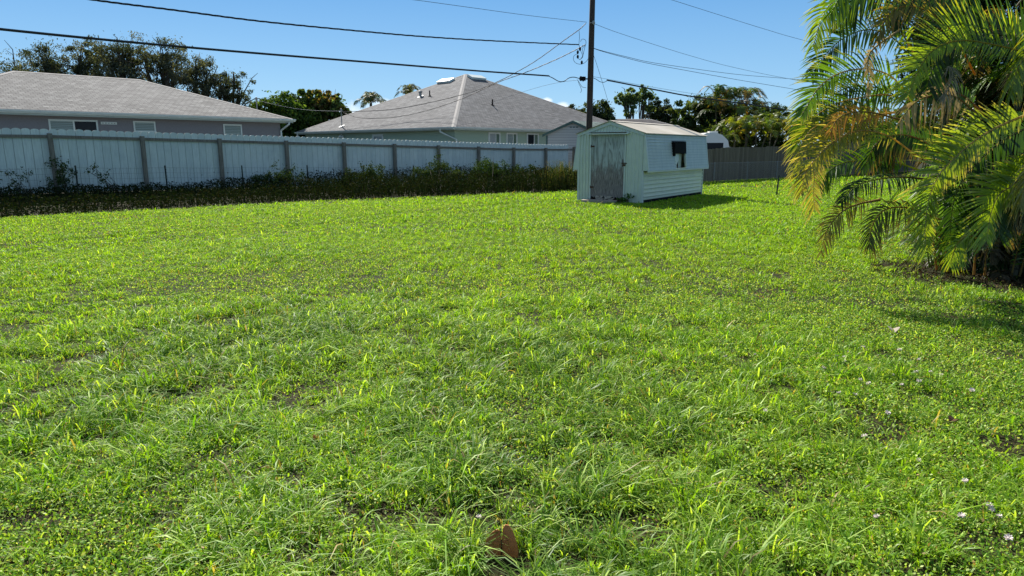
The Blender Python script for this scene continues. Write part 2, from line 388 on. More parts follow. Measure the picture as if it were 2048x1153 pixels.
def frond_arrays(pts, nl, Lmax, uref, col, tipcol, droop=.6, width=.03, sides=(1, 1), fwd=.9, raise_=.25, rng=RNG, start=.12, segs=4, curl=0.0, dead=0.0, endlen=.35):
    P = spline(pts, 40); P = np.array([tuple(p) for p in P]); T = np.gradient(P, axis=0); T /= np.linalg.norm(T, axis=1)[:, None]
    out = []; uref = np.array(uref, float); uref /= np.linalg.norm(uref)
    allV, allC, F4 = [], [], []; base = 0
    for sgn, sl in ((1, sides[0]), (-1, sides[1])):
        if sl <= 0: continue
        m = nl; t = start+(1-start)*np.linspace(0, 1, m)+rng.uniform(-.004, .004, m); t = np.clip(t, 0, 1)
        keep = rng.uniform(size=m) > dead*.35; t = t[keep]; m = len(t)
        i = t*39; i0 = np.minimum(i.astype(int), 38); fr = (i-i0)[:, None]
        p = P[i0]*(1-fr)+P[i0+1]*fr; tt = T[i0]*(1-fr)+T[i0+1]*fr
        S = np.cross(tt, uref); S /= np.linalg.norm(S, axis=1)[:, None]+1e-6; U = np.cross(S, tt)
        k = (t-start)/(1-start); ang = np.radians(62-fwd*38*k+rng.normal(size=m)*(4+10*dead))
        D = S*sgn*np.sin(ang)[:, None]+tt*np.cos(ang)[:, None]+U*(raise_+rng.normal(size=m)*(.05+.2*dead))[:, None]
        D /= np.linalg.norm(D, axis=1)[:, None]
        Ln = Lmax*sl*np.interp(k, [0, .12, .4, .75, 1], [.55, .85, 1, .8, endlen])*rng.uniform(.88, 1.08, m)*(1-dead*.3*rng.uniform(size=m))
        W = tt-D*np.sum(tt*D, 1)[:, None]; W /= np.linalg.norm(W, axis=1)[:, None]+1e-6
        W = W+U*rng.uniform(-.5, .5, (m, 1)); W /= np.linalg.norm(W, axis=1)[:, None]
        cj = 1+rng.uniform(-.18, .18, (m, 1)); c0 = np.array(col)*cj; c1 = np.array(tipcol)*cj
        brown = rng.uniform(size=(m, 1))
        rows = []; crow = []
        dr = droop*(1+rng.normal(size=m)*.18)
        for s in range(segs+1):
            u = s/segs
            c = p+D*(Ln*u*(1-.12*dr*u))[:, None]+np.array([0, 0, -1])*(dr*Ln*u*u*.9)[:, None]
            w = width*np.interp(u, [0, .2, .6, 1], [.45, 1, .8, .06])*(1-.3*k)*.5
            tw = W*w[:, None]
            rows.append(np.stack([c-tw, c+tw], 1)); mixv = np.clip((u-.45-.4*brown)*2.2, 0, 1); cc = c0*(1-mixv)+c1*mixv
            crow.append(np.stack([cc, cc], 1))
        V = np.stack(rows, 1).reshape(m, -1, 3); Cc = np.stack(crow, 1).reshape(m, -1, 3)
        nv = 2*(segs+1); off = base+np.arange(m)[:, None]*nv
        for s in range(segs):
            F4.append(off+np.array([[2*s, 2*s+1, 2*s+3, 2*s+2]]))
        allV.append(V.reshape(-1, 3)); allC.append(Cc.reshape(-1, 3)); base += m*nv
    # rachis: four-sided tapering bar
    r = np.interp(np.linspace(0, 1, 40), [0, .15, 1], [.016, .011, .003]); X = np.cross(T, uref); X /= np.linalg.norm(X, axis=1)[:, None]; Yv = np.cross(T, X)
    ring = np.stack([P+X*r[:, None], P+Yv*r[:, None], P-X*r[:, None], P-Yv*r[:, None]], 1)
    o = base+np.arange(39)[:, None]*4
    for k in range(4): F4.append(o+np.array([[k, (k+1) % 4, 4+(k+1) % 4, 4+k]]))
    rc = np.array(tipcol)*.7+np.array((.22, .17, .03))*.35
    allV.append(ring.reshape(-1, 3)); allC.append(np.tile(rc, (160, 1)))
    return np.concatenate(allV), np.concatenate(F4), np.concatenate(allC)
def frond(name, parent, *a, **k):
    V, Fc, C = frond_arrays(*a, **k); return np_mesh(name, V, [Fc], C, 'deadfrond' if k.get('dead', 0) > .12 else 'frond', parent)

# ================================================================== GROUND
def build_ground():
    xs = np.concatenate([[-2500, -900], np.linspace(-400, -60, 12), np.linspace(-50, 50, 101), np.linspace(60, 400, 12), [900, 2500]])
    ys = np.concatenate([np.linspace(-30, -2, 6), np.linspace(0, 60, 91), np.linspace(70, 600, 16), [1000, 2500]])
    X, Y = np.meshgrid(xs, ys); Z = terrain(X, Y)+.015*(fbm(X, Y, 1.8, 5)-.5)*(Y < 45)
    V = np.stack([X, Y, Z], -1).reshape(-1, 3); nx = len(xs); ny = len(ys)
    i = (np.arange(ny-1)[:, None]*nx+np.arange(nx-1)[None]).ravel(); Fc = np.stack([i, i+1, i+1+nx, i+nx], 1)
    o = np_mesh('ground', V, [Fc], np.ones((len(V), 3))*.1, 'ground'); tag(o, kind='structure')
build_ground()

PALM = np.array([6.4, 8.8])
EDGE = [(-30, 3.5), (-16, 12.5), (-12.1, 15.8), (-9.5, 18.3), (-6.4, 21.3), (-2.4, 23.5), (2.4, 26.4), (5, 28.5), (8, 31.5), (9.6, 34.2), (15.9, 39.6), (40, 60)]
def edge_y(x): return np.interp(x, [e[0] for e in EDGE], [e[1] for e in EDGE])
def lawn():
    rng = np.random.default_rng(3); Vs = []; Fs5 = []; F3 = []; Cs = []; base = 0
    rings = [(1.9, 4.2, 9000, .0046, 1.0), (4.2, 7.5, 5600, .0052, 1.0), (7.5, 13, 2700, .0068, .95), (13, 21, 1150, .0105, 1.0), (21, 31, 500, .016, 1.0), (31, 46, 150, .028, 1.25)]
    for (r0, r1, dens, w, hs) in rings:
        A = .5*R(92)*(r1*r1-r0*r0); n = int(A*dens)
        r = np.sqrt(rng.uniform(r0*r0, r1*r1, n)); th = rng.uniform(-R(46), R(46), n)
        # tufting: pull two thirds of the blades towards tuft centres
        x = r*np.sin(th); y = r*np.cos(th)
        cell = .12 if r0 < 7.5 else .17
        cx = np.floor(x/cell)*cell+cell*(.5+.8*(vnoise(np.floor(x/cell)*7.1+.5, np.floor(y/cell)*3.3+.5, 9)-.5)); cy = np.floor(y/cell)*cell+cell*(.5+.8*(vnoise(np.floor(x/cell)*5.7+.5, np.floor(y/cell)*9.3+.5, 4)-.5))
        pull = rng.uniform(.1, .75, n)*(rng.uniform(size=n) < .6); ox, oy = x-cx, y-cy; x = x-ox*pull; y = y-oy*pull; aout = np.arctan2(y-cy, x-cx)
        bare = fbm(x, y, .55, 21)*.6+fbm(x, y, 2.3, 31)*.4          # small thin patches
        long_ = fbm(x+40, y, 1.3, 41)                                 # longer darker tufts
        weed = fbm(x, y+70, 1.9, 51)
        hole = fbm(x, y, .21, 131, 2)
        pd = np.hypot((x-PALM[0])/2.0, (y-PALM[1]-.0)/1.35)+.7*(fbm(x, y, .45, 91)-.5)
        keep = (y < edge_y(x)+.3) & (rng.uniform(size=n) < np.clip((bare-.30)*7, .22+.35*np.clip((r-5)/6, 0, 1), 1)) & (rng.uniform(size=n) < np.clip((hole-.22)*5.5, .35+.5*np.clip((r-5)/8, 0, 1), 1)) & (rng.uniform(size=n) < np.clip((pd-.62)*3, 0.03, 1)) & (rng.uniform(size=n) > np.clip((weed-.55)*3.5, 0, .55)*(r < 14))
        # not under the shed
        sx, sy = x-3.9, y-20.5; sw = -.82*sx+.573*sy; slv = .573*sx+.82*sy
        keep &= ~((sw > .03) & (sw < 2.2) & (slv > .03) & (slv < 5.1))
        keep &= ~(np.hypot((x+.035)/.12, (y-2.36)/.17) < 1)
        x, y, r, bare, long_, weed, aout, hole = (q[keep] for q in (x, y, r, bare, long_, weed, aout, hole)); n = len(x)
        ll = np.clip((long_-.5)*4, 0, 1)
        tall = (rng.uniform(size=n) < (.07+.15*ll)*(1 if r0 < 7.5 else .3))
        h = (.020+.032*rng.uniform(size=n)+.035*ll*rng.uniform(size=n)+tall*rng.uniform(.015, .055, n))*hs
        h *= np.clip(1.25-np.maximum(0, .42-bare)*3, .45, 1.2)*(1-.25*np.clip((weed-.5)*4, 0, 1))
        h *= np.clip(.35+2.1*(hole-.22), .38, 1.5)
        h = np.where(r > 11, np.maximum(h, .04)*.9, h)
        az = aout+rng.normal(size=n)*.7; ux, uy = np.cos(az), np.sin(az)
        lean = np.abs(rng.normal(size=n))*.62+.18; wd = w*rng.uniform(.6, 1.35, n)*(1+.75*tall)
        fa = az+np.pi/2+rng.uniform(-.8, .8, n); wx, wy = np.cos(fa)*wd*.5, np.sin(fa)*wd*.5
        z0 = terrain(x, y)-.004
        def pt(k, lat, up): return x+ux*h*lean*lat, y+uy*h*lean*lat, z0+h*up
        L1 = pt(1, .30, .52); L2 = pt(2, .85, .86); T_ = pt(3, 1.7, .93-.0)
        tz = T_[2]-h*np.clip(lean-.6, 0, 1)*.35
        V = np.empty((n, 7, 3), np.float32)
        V[:, 0] = np.stack([x-wx*.8, y-wy*.8, z0], 1); V[:, 1] = np.stack([x+wx*.8, y+wy*.8, z0], 1)
        V[:, 2] = np.stack([L1[0]-wx, L1[1]-wy, L1[2]], 1); V[:, 3] = np.stack([L1[0]+wx, L1[1]+wy, L1[2]], 1)
        V[:, 4] = np.stack([L2[0]-wx*.7, L2[1]-wy*.7, L2[2]], 1); V[:, 5] = np.stack([L2[0]+wx*.7, L2[1]+wy*.7, L2[2]], 1)
        V[:, 6] = np.stack([T_[0], T_[1], tz], 1)
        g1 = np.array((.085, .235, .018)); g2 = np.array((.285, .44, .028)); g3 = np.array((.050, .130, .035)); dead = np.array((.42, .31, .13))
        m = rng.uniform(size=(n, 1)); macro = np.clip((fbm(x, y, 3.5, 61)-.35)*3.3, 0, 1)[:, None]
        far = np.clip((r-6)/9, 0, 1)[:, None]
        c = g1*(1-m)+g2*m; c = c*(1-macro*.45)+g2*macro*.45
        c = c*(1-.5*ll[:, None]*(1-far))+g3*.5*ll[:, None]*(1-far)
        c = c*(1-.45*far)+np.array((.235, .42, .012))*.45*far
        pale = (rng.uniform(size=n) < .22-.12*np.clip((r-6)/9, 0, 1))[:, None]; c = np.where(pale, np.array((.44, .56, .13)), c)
        dd = (rng.uniform(size=n) < .04+.35*np.clip(.45-bare, 0, 1)*4*.35)[:, None]
        c = np.where(dd, dead*rng.uniform(.5, 1.15, (n, 1)), c); c = c*rng.uniform(.6, 1.35, (n, 1))
        o = base+np.arange(n)[:, None]*7
        Fs5.append(np.concatenate([o+np.array([[0, 1, 3, 2]]), o+np.array([[2, 3, 5, 4]])])); F3.append(o+np.array([[4, 5, 6]]))
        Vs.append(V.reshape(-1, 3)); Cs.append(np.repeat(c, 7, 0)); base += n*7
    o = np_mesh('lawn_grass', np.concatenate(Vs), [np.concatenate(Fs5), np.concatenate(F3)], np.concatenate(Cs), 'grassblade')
    tag(o, 'uneven sunlit green lawn grass covering the yard', 'grass', kind='stuff')
    # small leaved weeds through the lawn
    Vs = []; Fs = []; Cs = []; base = 0
    for (r0, r1, dens, s) in ((1.9, 4.2, 11500, .0140), (4.2, 7.5, 6600, .0155), (7.5, 13, 2100, .019), (13, 20, 600, .026)):
        n = int(.5*R(92)*(r1*r1-r0*r0)*dens); r = np.sqrt(rng.uniform(r0*r0, r1*r1, n)); th = rng.uniform(-R(46), R(46), n); x = r*np.sin(th); y = r*np.cos(th)
        weed = fbm(x, y+70, 1.9, 51); bare = fbm(x, y, .55, 21)*.6+fbm(x, y, 2.3, 31)*.4; fine = fbm(x, y, .12, 77, 2); hole = fbm(x, y, .21, 131, 2)
        pd = np.hypot((x-PALM[0])/2.0, (y-PALM[1]-.0)/1.35)+.7*(fbm(x, y, .45, 91)-.5)
        keep = (rng.uniform(size=n) < np.clip((weed-.36)*3.2+(fine-.5)*2.2+.12, .04, 1)*np.clip((bare-.26)*6, .08, 1)*np.clip((hole-.2)*5.5, .5, 1)) & (y < edge_y(x)) & (pd > .68) & ~(np.hypot((x+.035)/.11, (y-2.40)/.13) < 1)
        x, y = x[keep], y[keep]; n = len(x)
        z = terrain(x, y)+rng.uniform(.006, .058, n)*(.45+fbm(x, y, .3, 88))
        g = np.array([(.20, .36, .045), (.38, .53, .08), (.09, .21, .03), (.58, .66, .24), (.36, .24, .10)])
        ci = rng.choice(5, n, p=[.36, .28, .2, .11, .05])
        V, Fc, C = rand_leaves(np.stack([x, y, z], 1), s*rng.uniform(.6, 1.5, n), g[ci], .25, .9, .62, rng)
        Vs.append(V); Fs.append(Fc+base); Cs.append(C); base += len(V)
    o = np_mesh('lawn_weeds', np.concatenate(Vs), [np.concatenate(Fs)], np.concatenate(Cs), 'leaf')
    tag(o, 'small pale leaved weeds and clover growing through the lawn', 'weeds', kind='stuff')
lawn()

# ================================================================== WHITE FENCE
def fpos(t, d, z): return FP+FD*t+FN*d+Vector((0, 0, z))
BAY = 2.432
def white_fence():
    rng = random.Random(5)
    t = thing('picket_fence', 'long pale blue-white scalloped privacy fence with grey timber posts and rail', 'fence', fpos(0, 0, fence_z(0)))
    nb = 11; w = BAY/nb
    for b in range(-3, 10):
        mb = MB()
        for i in range(nb):
            t0 = b*BAY+i*w
            if t0 > 9.75*BAY: continue
            top = 2.17-.33*min(1, max(0, t0/22)) + rng.uniform(-.008, .008); z0 = fence_z(t0)+.02
            g = .0035; a = t0+g; e = t0+w-g; d = rng.uniform(-.002, .002)
            prof = [(a, z0), (e, z0), (e, top-.055)]
            for k in range(1, 7):
                an = math.pi*k/7; prof.append(((a+e)/2+(e-a)/2*math.cos(an), top-.055+.055*math.sin(an)))
            prof.append((a, top-.055))
            mb.slab([fpos(p, -.03+d, q) for p, q in prof], FN*.018)
        if b*BAY < 9.7*BAY:
            e1 = min((b+1)*BAY, 9.72*BAY); tl = 2.17-.33*min(1, max(0, b*BAY/22)); tr_ = 2.17-.33*min(1, max(0, e1/22))
            mb.slab([fpos(b*BAY, -.046, fence_z(b*BAY)+.05), fpos(e1, -.046, fence_z(e1)+.05), fpos(e1, -.046, tr_-.075), fpos(b*BAY, -.046, tl-.075)], FN*.01)
        mb.build('picket_panel', 'picket', t)
    for b in range(-3, 10):
        mb = MB(); t0 = b*BAY; t1 = t0+BAY
        h = lambda tt: (1.955-.375*min(1, max(0, tt/20)))
        zl = h(t0); zr = h(t1); sag = .0
        mb.box(fpos(t0+.05, 0.0, zl-.045), fpos(t1-.05, 0, zr)-fpos(t0+.05, 0, zl), FN*.04, (0, 0, .085))
        mb.build('rail', 'wood_old', t)
    for b in range(-3, 11):
        mb = MB(); tt = b*BAY; lean = rng.uniform(-.03, .03); top = 2.04-.375*min(1, max(0, tt/20))+(.07 if b == 10 else 0)
        mb.box(fpos(tt-.055, .041, fence_z(tt)-.3), FD*.11, FN*.11, Vector((lean*FD.x, lean*FD.y, top-fence_z(tt)+.3)))
        mb.build('post', 'wood_old', t)
white_fence()

def brown_fence():
    rng = random.Random(9)
    A = Vector((9.57, 34.3, 0)); D = Vector((.76, .65, 0)).normalized(); Nn = Vector((D.y, -D.x, 0))
    t = thing('board_fence', 'weathered dark brown board fence behind the shed and palm', 'fence', A+D*-4)
    tops = lambda s: 1.69 if s > 2 else 1.60+.045*max(0, min(2, s))
    k = 0; s = -4.0
    while s < 27:
        mb = MB(); s1 = s+2.4
        x = s
        while x < s1-.01:
            top = (1.70+.028*max(0, s-4)+(-.11+.055*max(0, min(x, 2)) if x < 2 else 0))+rng.uniform(-.015, .015)
            if x > 9: top = 1.66+.030*(x-4)+rng.uniform(-.015, .015)
            mb.box(A+D*(x+.006)+Nn*rng.uniform(0, .008)+Vector((0, 0, .03)), D*.128, Nn*.018, (0, 0, top-.03)); x += .14
        mb.build('board_panel', 'brownfence', t); s = s1
    return A, D, Nn
BA, BD, BN = brown_fence()
def small_brown():
    D = Vector((.8, .6, 0)); o = Vector((3.30, 38.05, 0)); rng = random.Random(3)
    t = thing('board_fence', 'short dark brown fence piece between the white fence end and the shed', 'fence', o)
    mb = MB()
    for i in range(22): mb.box(o+D*(i*.14), D*.13, Vector((.6, -.8, 0))*.02, (0, 0, 1.72+rng.uniform(-.02, .02)))
    mb.build('board_panel', 'brownfence', t)
    mb = MB(); mb.box(o+D*.4+Vector((0, 0, .85))+Vector((.6, -.8, 0))*.025, D*2.4, Vector((.6, -.8, 0))*.04, (0, 0, .09)); mb.build('rail', 'wood_old', t)
small_brown()
def dark_peak():
    o = at(870, 290, 36); D = FD; rng = random.Random(3)
    t = thing('board_fence', 'dark brown arched fence top showing behind the white fence by the green house corner', 'fence', (o.x, o.y, 0))
    mb = MB()
    for i in range(12):
        z = 1.80+.2*math.sin(min(1, i/8)*math.pi/2)
        mb.box(Vector((o.x, o.y, 0))+D*(i*.15), D*.142, FN*.02, (0, 0, z))
    mb.build('board_panel', 'brownfence', t)
dark_peak()
def chain_link():
    off = .55; A = BA+BN*off; t = thing('chain_link_fence', 'low silver chain link fence in front of the brown boards', 'fence', A+BD*-3)
    mb = MB(); hgt = .93; s0, s1 = -3.0, 12.0; st = .105
    P = lambda s, z: A+BD*s+Vector((0, 0, z))
    s = s0-hgt
    while s < s1+hgt:
        for sg in (1, -1):
            a = (s, 0.02) if sg == 1 else (s, hgt); dz = sg
            # diagonal from a going +s
            x0 = a[0]; z0 = a[1]; x1 = x0+hgt; z1 = z0+sg*(hgt-.02)
            ta = max(0, (s0-x0)/hgt); tb = min(1, (s1-x0)/hgt)
            if tb-ta > .02:
                mb.tube([P(x0+(x1-x0)*ta, z0+(z1-z0)*ta), P(x0+(x1-x0)*tb, z0+(z1-z0)*tb)], 0.0036, 3, False)
        s += st
    mb.build('mesh', 'steel', t)
    mb = MB(); mb.tube([P(s0, hgt+.01), P(s1, hgt+.01)], .007, 5); mb.build('top_wire', 'steel', t)
    for k in range(6):
        mb = MB(); mb.tube([P(s0+k*3, -.05)-BN*.03, P(s0+k*3, hgt+.04)-BN*.03], .024, 7); mb.build('post', 'steel', t)
chain_link()

def wire_fence():
    t = thing('wire_fence', 'sagging welded wire garden fence on short dark steel posts in front of the white fence', 'fence', fpos(.2, 1.3, fence_z(0)))
    for i in range(-2, 10):
        tt = .2+2.39*i; z = fence_z(tt)*.8
        top = 1.16-.30*min(1, max(0, tt/17)); mb = MB()
        lean = Vector((random.uniform(-.02, .02), 0, 0))
        mb.box(fpos(tt-.02, 1.3, z-.15), FD*.04, FN*.006, Vector((0, 0, top-z+.15))+lean)
        mb.box(fpos(tt-.003, 1.306, z-.15), FD*.006, FN*.036, Vector((0, 0, top-z+.15))+lean)
        for q in range(8): mb.box(fpos(tt-.02, 1.29, z+.15+q*.1), FD*.04, FN*.01, (0, 0, .02))
        mb.build('post', 'tpost', t)
    mb = MB()
    for k in range(7):
        pts = []
        for i in range(-2, 9):
            for q in (0, .33, .66):
                tt = .2+2.39*(i+q); top = 1.10-.30*min(1, max(0, tt/17))
                pts.append(fpos(tt, 1.345+.02*math.sin(tt*3), top-k*.15-.02*math.sin(q*math.pi)))
        mb.tube(pts, .0022, 3, False)
    tt = -4.5
    while tt < 19:
        top = 1.10-.30*min(1, max(0, tt/17)); mb.tube([fpos(tt, 1.345, top-.95), fpos(tt, 1.345, top)], .002, 3, False); tt += .1
    mb.build('mesh', 'meshwire', t)
wire_fence()

# ================================================================== SHADED WEEDS ALONG THE FENCE
def weeds():
    rng = np.random.default_rng(12)
    n = 120000; x = rng.uniform(-24, 8.5, n); e = edge_y(x)
    # d from fence
    y = e+.1+rng.uniform(0, 1, n)**1.1*9
    rx, ry = x-FP.x, y-FP.y; t = rx*FD.x+ry*FD.y; d = rx*FN.x+ry*FN.y
    ed = (y-e)
    keep = (d > .25); x, y, t, d, ed = (q[keep] for q in (x, y, t, d, ed)); n = len(x)
    z0 = terrain(x, y)
    prof = np.interp(t, [-6, 3, 5.5, 7.5, 10, 12, 14, 16, 18, 20, 26], [.26, .26, .36, .52, .58, .62, .68, .74, .70, .66, .74])
    hh = prof*(.45+1.1*fbm(x, y, .8, 3))*np.clip(.30+ed/1.0, .25, 1)
    spike = (rng.uniform(size=n) < .04)*rng.uniform(0, .25, n)*(fbm(x, y, 1.5, 8) > .5)
    z = z0+hh*rng.uniform(0, 1, n)**.7+spike
    g = np.array([(.022, .040, .012), (.035, .058, .016), (.016, .030, .010), (.05, .052, .02)])  # greens kept near black: backlit shade is put into the leaf colour
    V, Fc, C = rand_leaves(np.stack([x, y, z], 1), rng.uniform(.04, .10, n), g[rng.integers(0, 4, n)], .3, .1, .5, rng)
    # long arching grass stems in the mass
    m = 9000; xx = rng.uniform(-20, 8, m); ee = edge_y(xx); yy = ee+rng.uniform(-.15, 5, m); rr = (xx-FP.x)*FD.x+(yy-FP.y)*FD.y; dd = (xx-FP.x)*FN.x+(yy-FP.y)*FN.y
    kk = dd > .3; xx, yy, rr = xx[kk], yy[kk], rr[kk]; m = len(xx)
    hh = np.interp(rr, [-6, 4, 8, 14, 26], [.22, .28, .55, .75, .7])*rng.uniform(.3, 1.15, m)*np.clip((yy-edge_y(xx))/1.2+.35, .2, 1); az = rng.uniform(0, 6.28, m); ln = rng.uniform(.1, .6, m)*hh; w = rng.uniform(.006, .014, m)
    b = np.stack([xx, yy, terrain(xx, yy)], 1); dv = np.stack([np.cos(az), np.sin(az), 0*az], 1); wv = np.stack([-np.sin(az+.7), np.cos(az+.7), 0*az], 1)*w[:, None]
    mid = b+dv*(ln*.35)[:, None]+np.array([0, 0, 1])*(hh*.7)[:, None]; tip = b+dv*ln[:, None]+np.array([0, 0, 1])*hh[:, None]
    V2 = np.stack([b-wv, b+wv, mid+wv, mid-wv, tip], 1).reshape(-1, 3); o = len(V)+np.arange(m)[:, None]*5
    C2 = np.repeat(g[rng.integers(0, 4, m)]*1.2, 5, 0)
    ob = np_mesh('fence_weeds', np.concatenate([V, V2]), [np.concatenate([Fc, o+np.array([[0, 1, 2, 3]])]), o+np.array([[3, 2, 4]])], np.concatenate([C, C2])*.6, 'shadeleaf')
    tag(ob, 'dark tangled weeds and ground cover shaded by the white fence', 'weeds', kind='stuff')
weeds()
def bush(name, label, cat_, base, blobs, n, size, cols, seed, stems=6, aspect=.5, group=None, mat='shadeleaf'):
    rng = np.random.default_rng(seed); t = thing(name, label, cat_, base, group); base = Vector(base); mb = MB()
    for b in blobs:
        for k in range(max(2, stems//len(blobs)+1)):
            e = Vector(b[:3])+Vector(rng.normal(size=3))*b[3]*.45
            s = base+Vector((rng.uniform(-.15, .15), rng.uniform(-.15, .15), 0)); m = s.lerp(e, .5)+Vector((rng.uniform(-.08, .08), rng.uniform(-.08, .08), .05))
            mb.tube(spline([s, m, e], 6), [.008, .007, .006, .005, .004, .003], 4, False)
    mb.build('stems', 'bark', t)
    P = []; tot = sum(b[3]**2 for b in blobs)
    for b in blobs:
        k = int(n*b[3]**2/tot); ns = 14; sc = np.array(b[:3])+rng.normal(size=(ns, 3))*b[3]*.5*np.array([1, 1, .8]); i = rng.integers(0, ns, k)
        P.append(sc[i]+rng.normal(size=(k, 3))*b[3]*.16)
    P = np.concatenate(P); P[:, 2] = np.maximum(P[:, 2], base.z+.02); cols = np.array(cols)
    V, Fc, C = rand_leaves(P, size*rng.uniform(.6, 1.3, len(P)), cols[rng.integers(0, len(cols), len(P))], .3, .5, aspect, rng)
    np_mesh('leaves', V, [Fc], C, mat, t); return t
def px_blobs(lst, Y): return [tuple(at(x, y, Y+dy))+(r,) for x, y, r, dy in lst]
DG = [(.03, .055, .016), (.045, .08, .02), (.06, .085, .02)]
b0 = fpos(1.0, 1.2, .3)
bush('climbing_vine', 'leafy vine climbing the fence post at the far left', 'vine', fpos(.15, .5, .3), px_blobs([(118, 330, .25, 0), (135, 345, .35, 0), (128, 365, .3, 0), (100, 365, .2, 0)], 19.8), 900, .07, DG, 3)
bush('climbing_vine', 'thin straggling vine with few leaves between the first posts', 'vine', fpos(1.3, .9, .3), px_blobs([(188, 335, .14, 0), (196, 350, .14, 0), (205, 362, .16, 0), (178, 345, .08, 0), (214, 348, .1, 0)], 20), 200, .07, DG, 4, 8)
bush('sapling', 'bare twiggy sapling with dark leaves at the left frame edge', 'plant', fpos(-.9, 1.0, .34), px_blobs([(20, 345, .15, 0), (35, 360, .2, 0), (50, 350, .15, 0), (30, 375, .2, 0)], 18.8), 260, .065, DG, 5, 9)
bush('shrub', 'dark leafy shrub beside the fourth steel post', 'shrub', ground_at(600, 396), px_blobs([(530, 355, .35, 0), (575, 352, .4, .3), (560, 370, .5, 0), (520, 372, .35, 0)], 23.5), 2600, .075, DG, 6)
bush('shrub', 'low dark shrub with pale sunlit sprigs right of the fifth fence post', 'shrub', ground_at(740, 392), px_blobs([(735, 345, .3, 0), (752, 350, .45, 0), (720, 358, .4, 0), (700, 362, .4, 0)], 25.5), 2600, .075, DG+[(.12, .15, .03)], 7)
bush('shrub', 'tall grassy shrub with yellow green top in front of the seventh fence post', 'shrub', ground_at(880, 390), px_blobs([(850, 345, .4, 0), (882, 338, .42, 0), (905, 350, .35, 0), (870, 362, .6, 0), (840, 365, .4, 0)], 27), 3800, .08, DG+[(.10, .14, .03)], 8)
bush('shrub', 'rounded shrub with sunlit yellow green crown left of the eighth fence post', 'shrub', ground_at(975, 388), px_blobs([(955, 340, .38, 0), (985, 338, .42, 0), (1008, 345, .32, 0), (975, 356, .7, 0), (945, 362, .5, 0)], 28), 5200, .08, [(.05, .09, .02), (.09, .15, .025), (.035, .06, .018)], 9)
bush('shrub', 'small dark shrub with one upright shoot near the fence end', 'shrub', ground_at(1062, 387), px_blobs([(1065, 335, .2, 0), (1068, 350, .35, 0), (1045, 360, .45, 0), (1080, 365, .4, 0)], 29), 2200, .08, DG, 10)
def reed():
    rng = np.random.default_rng(4); base = ground_at(1118, 380); base.y = 27.6; base.x = .0685*27.6; base.z = 0
    t = thing('cane_grass', 'tall arching cane grass clump between the fence end and the shed', 'plant', base)
    n = 260; Vs, Cs = [], []
    az = rng.uniform(0, 6.28, n); h = rng.uniform(.5, 1.2, n); ln = rng.uniform(.2, .75, n); w = rng.uniform(.012, .026, n)
    b = np.array(base)+np.stack([rng.normal(size=n)*.28, rng.normal(size=n)*.25, 0*az], 1); dv = np.stack([np.cos(az), np.sin(az), 0*az], 1); wv = np.stack([-np.sin(az), np.cos(az), 0*az], 1)*w[:, None]
    rows = []
    for u, zz in ((0, 0), (.25, .55), (.5, .85), (.75, 1.0), (1, .92)):
        c = b+dv*(ln*u**1.6)[:, None]+np.array([0, 0, 1])*(h*zz)[:, None]; k = 1-u*.92; rows += [c-wv*k*.5, c+wv*k*.5]
    V = np.stack(rows, 1).reshape(-1, 3); o = np.arange(n)[:, None]*10
    Fc = np.concatenate([o+np.array([[2*s, 2*s+1, 2*s+3, 2*s+2]]) for s in range(4)])
    col = np.array([(.04, .07, .02), (.06, .095, .025), (.11, .10, .04)])[rng.integers(0, 3, n)]
    np_mesh('blades', V, [Fc], np.repeat(col, 10, 0), 'leaf', t)
reed()

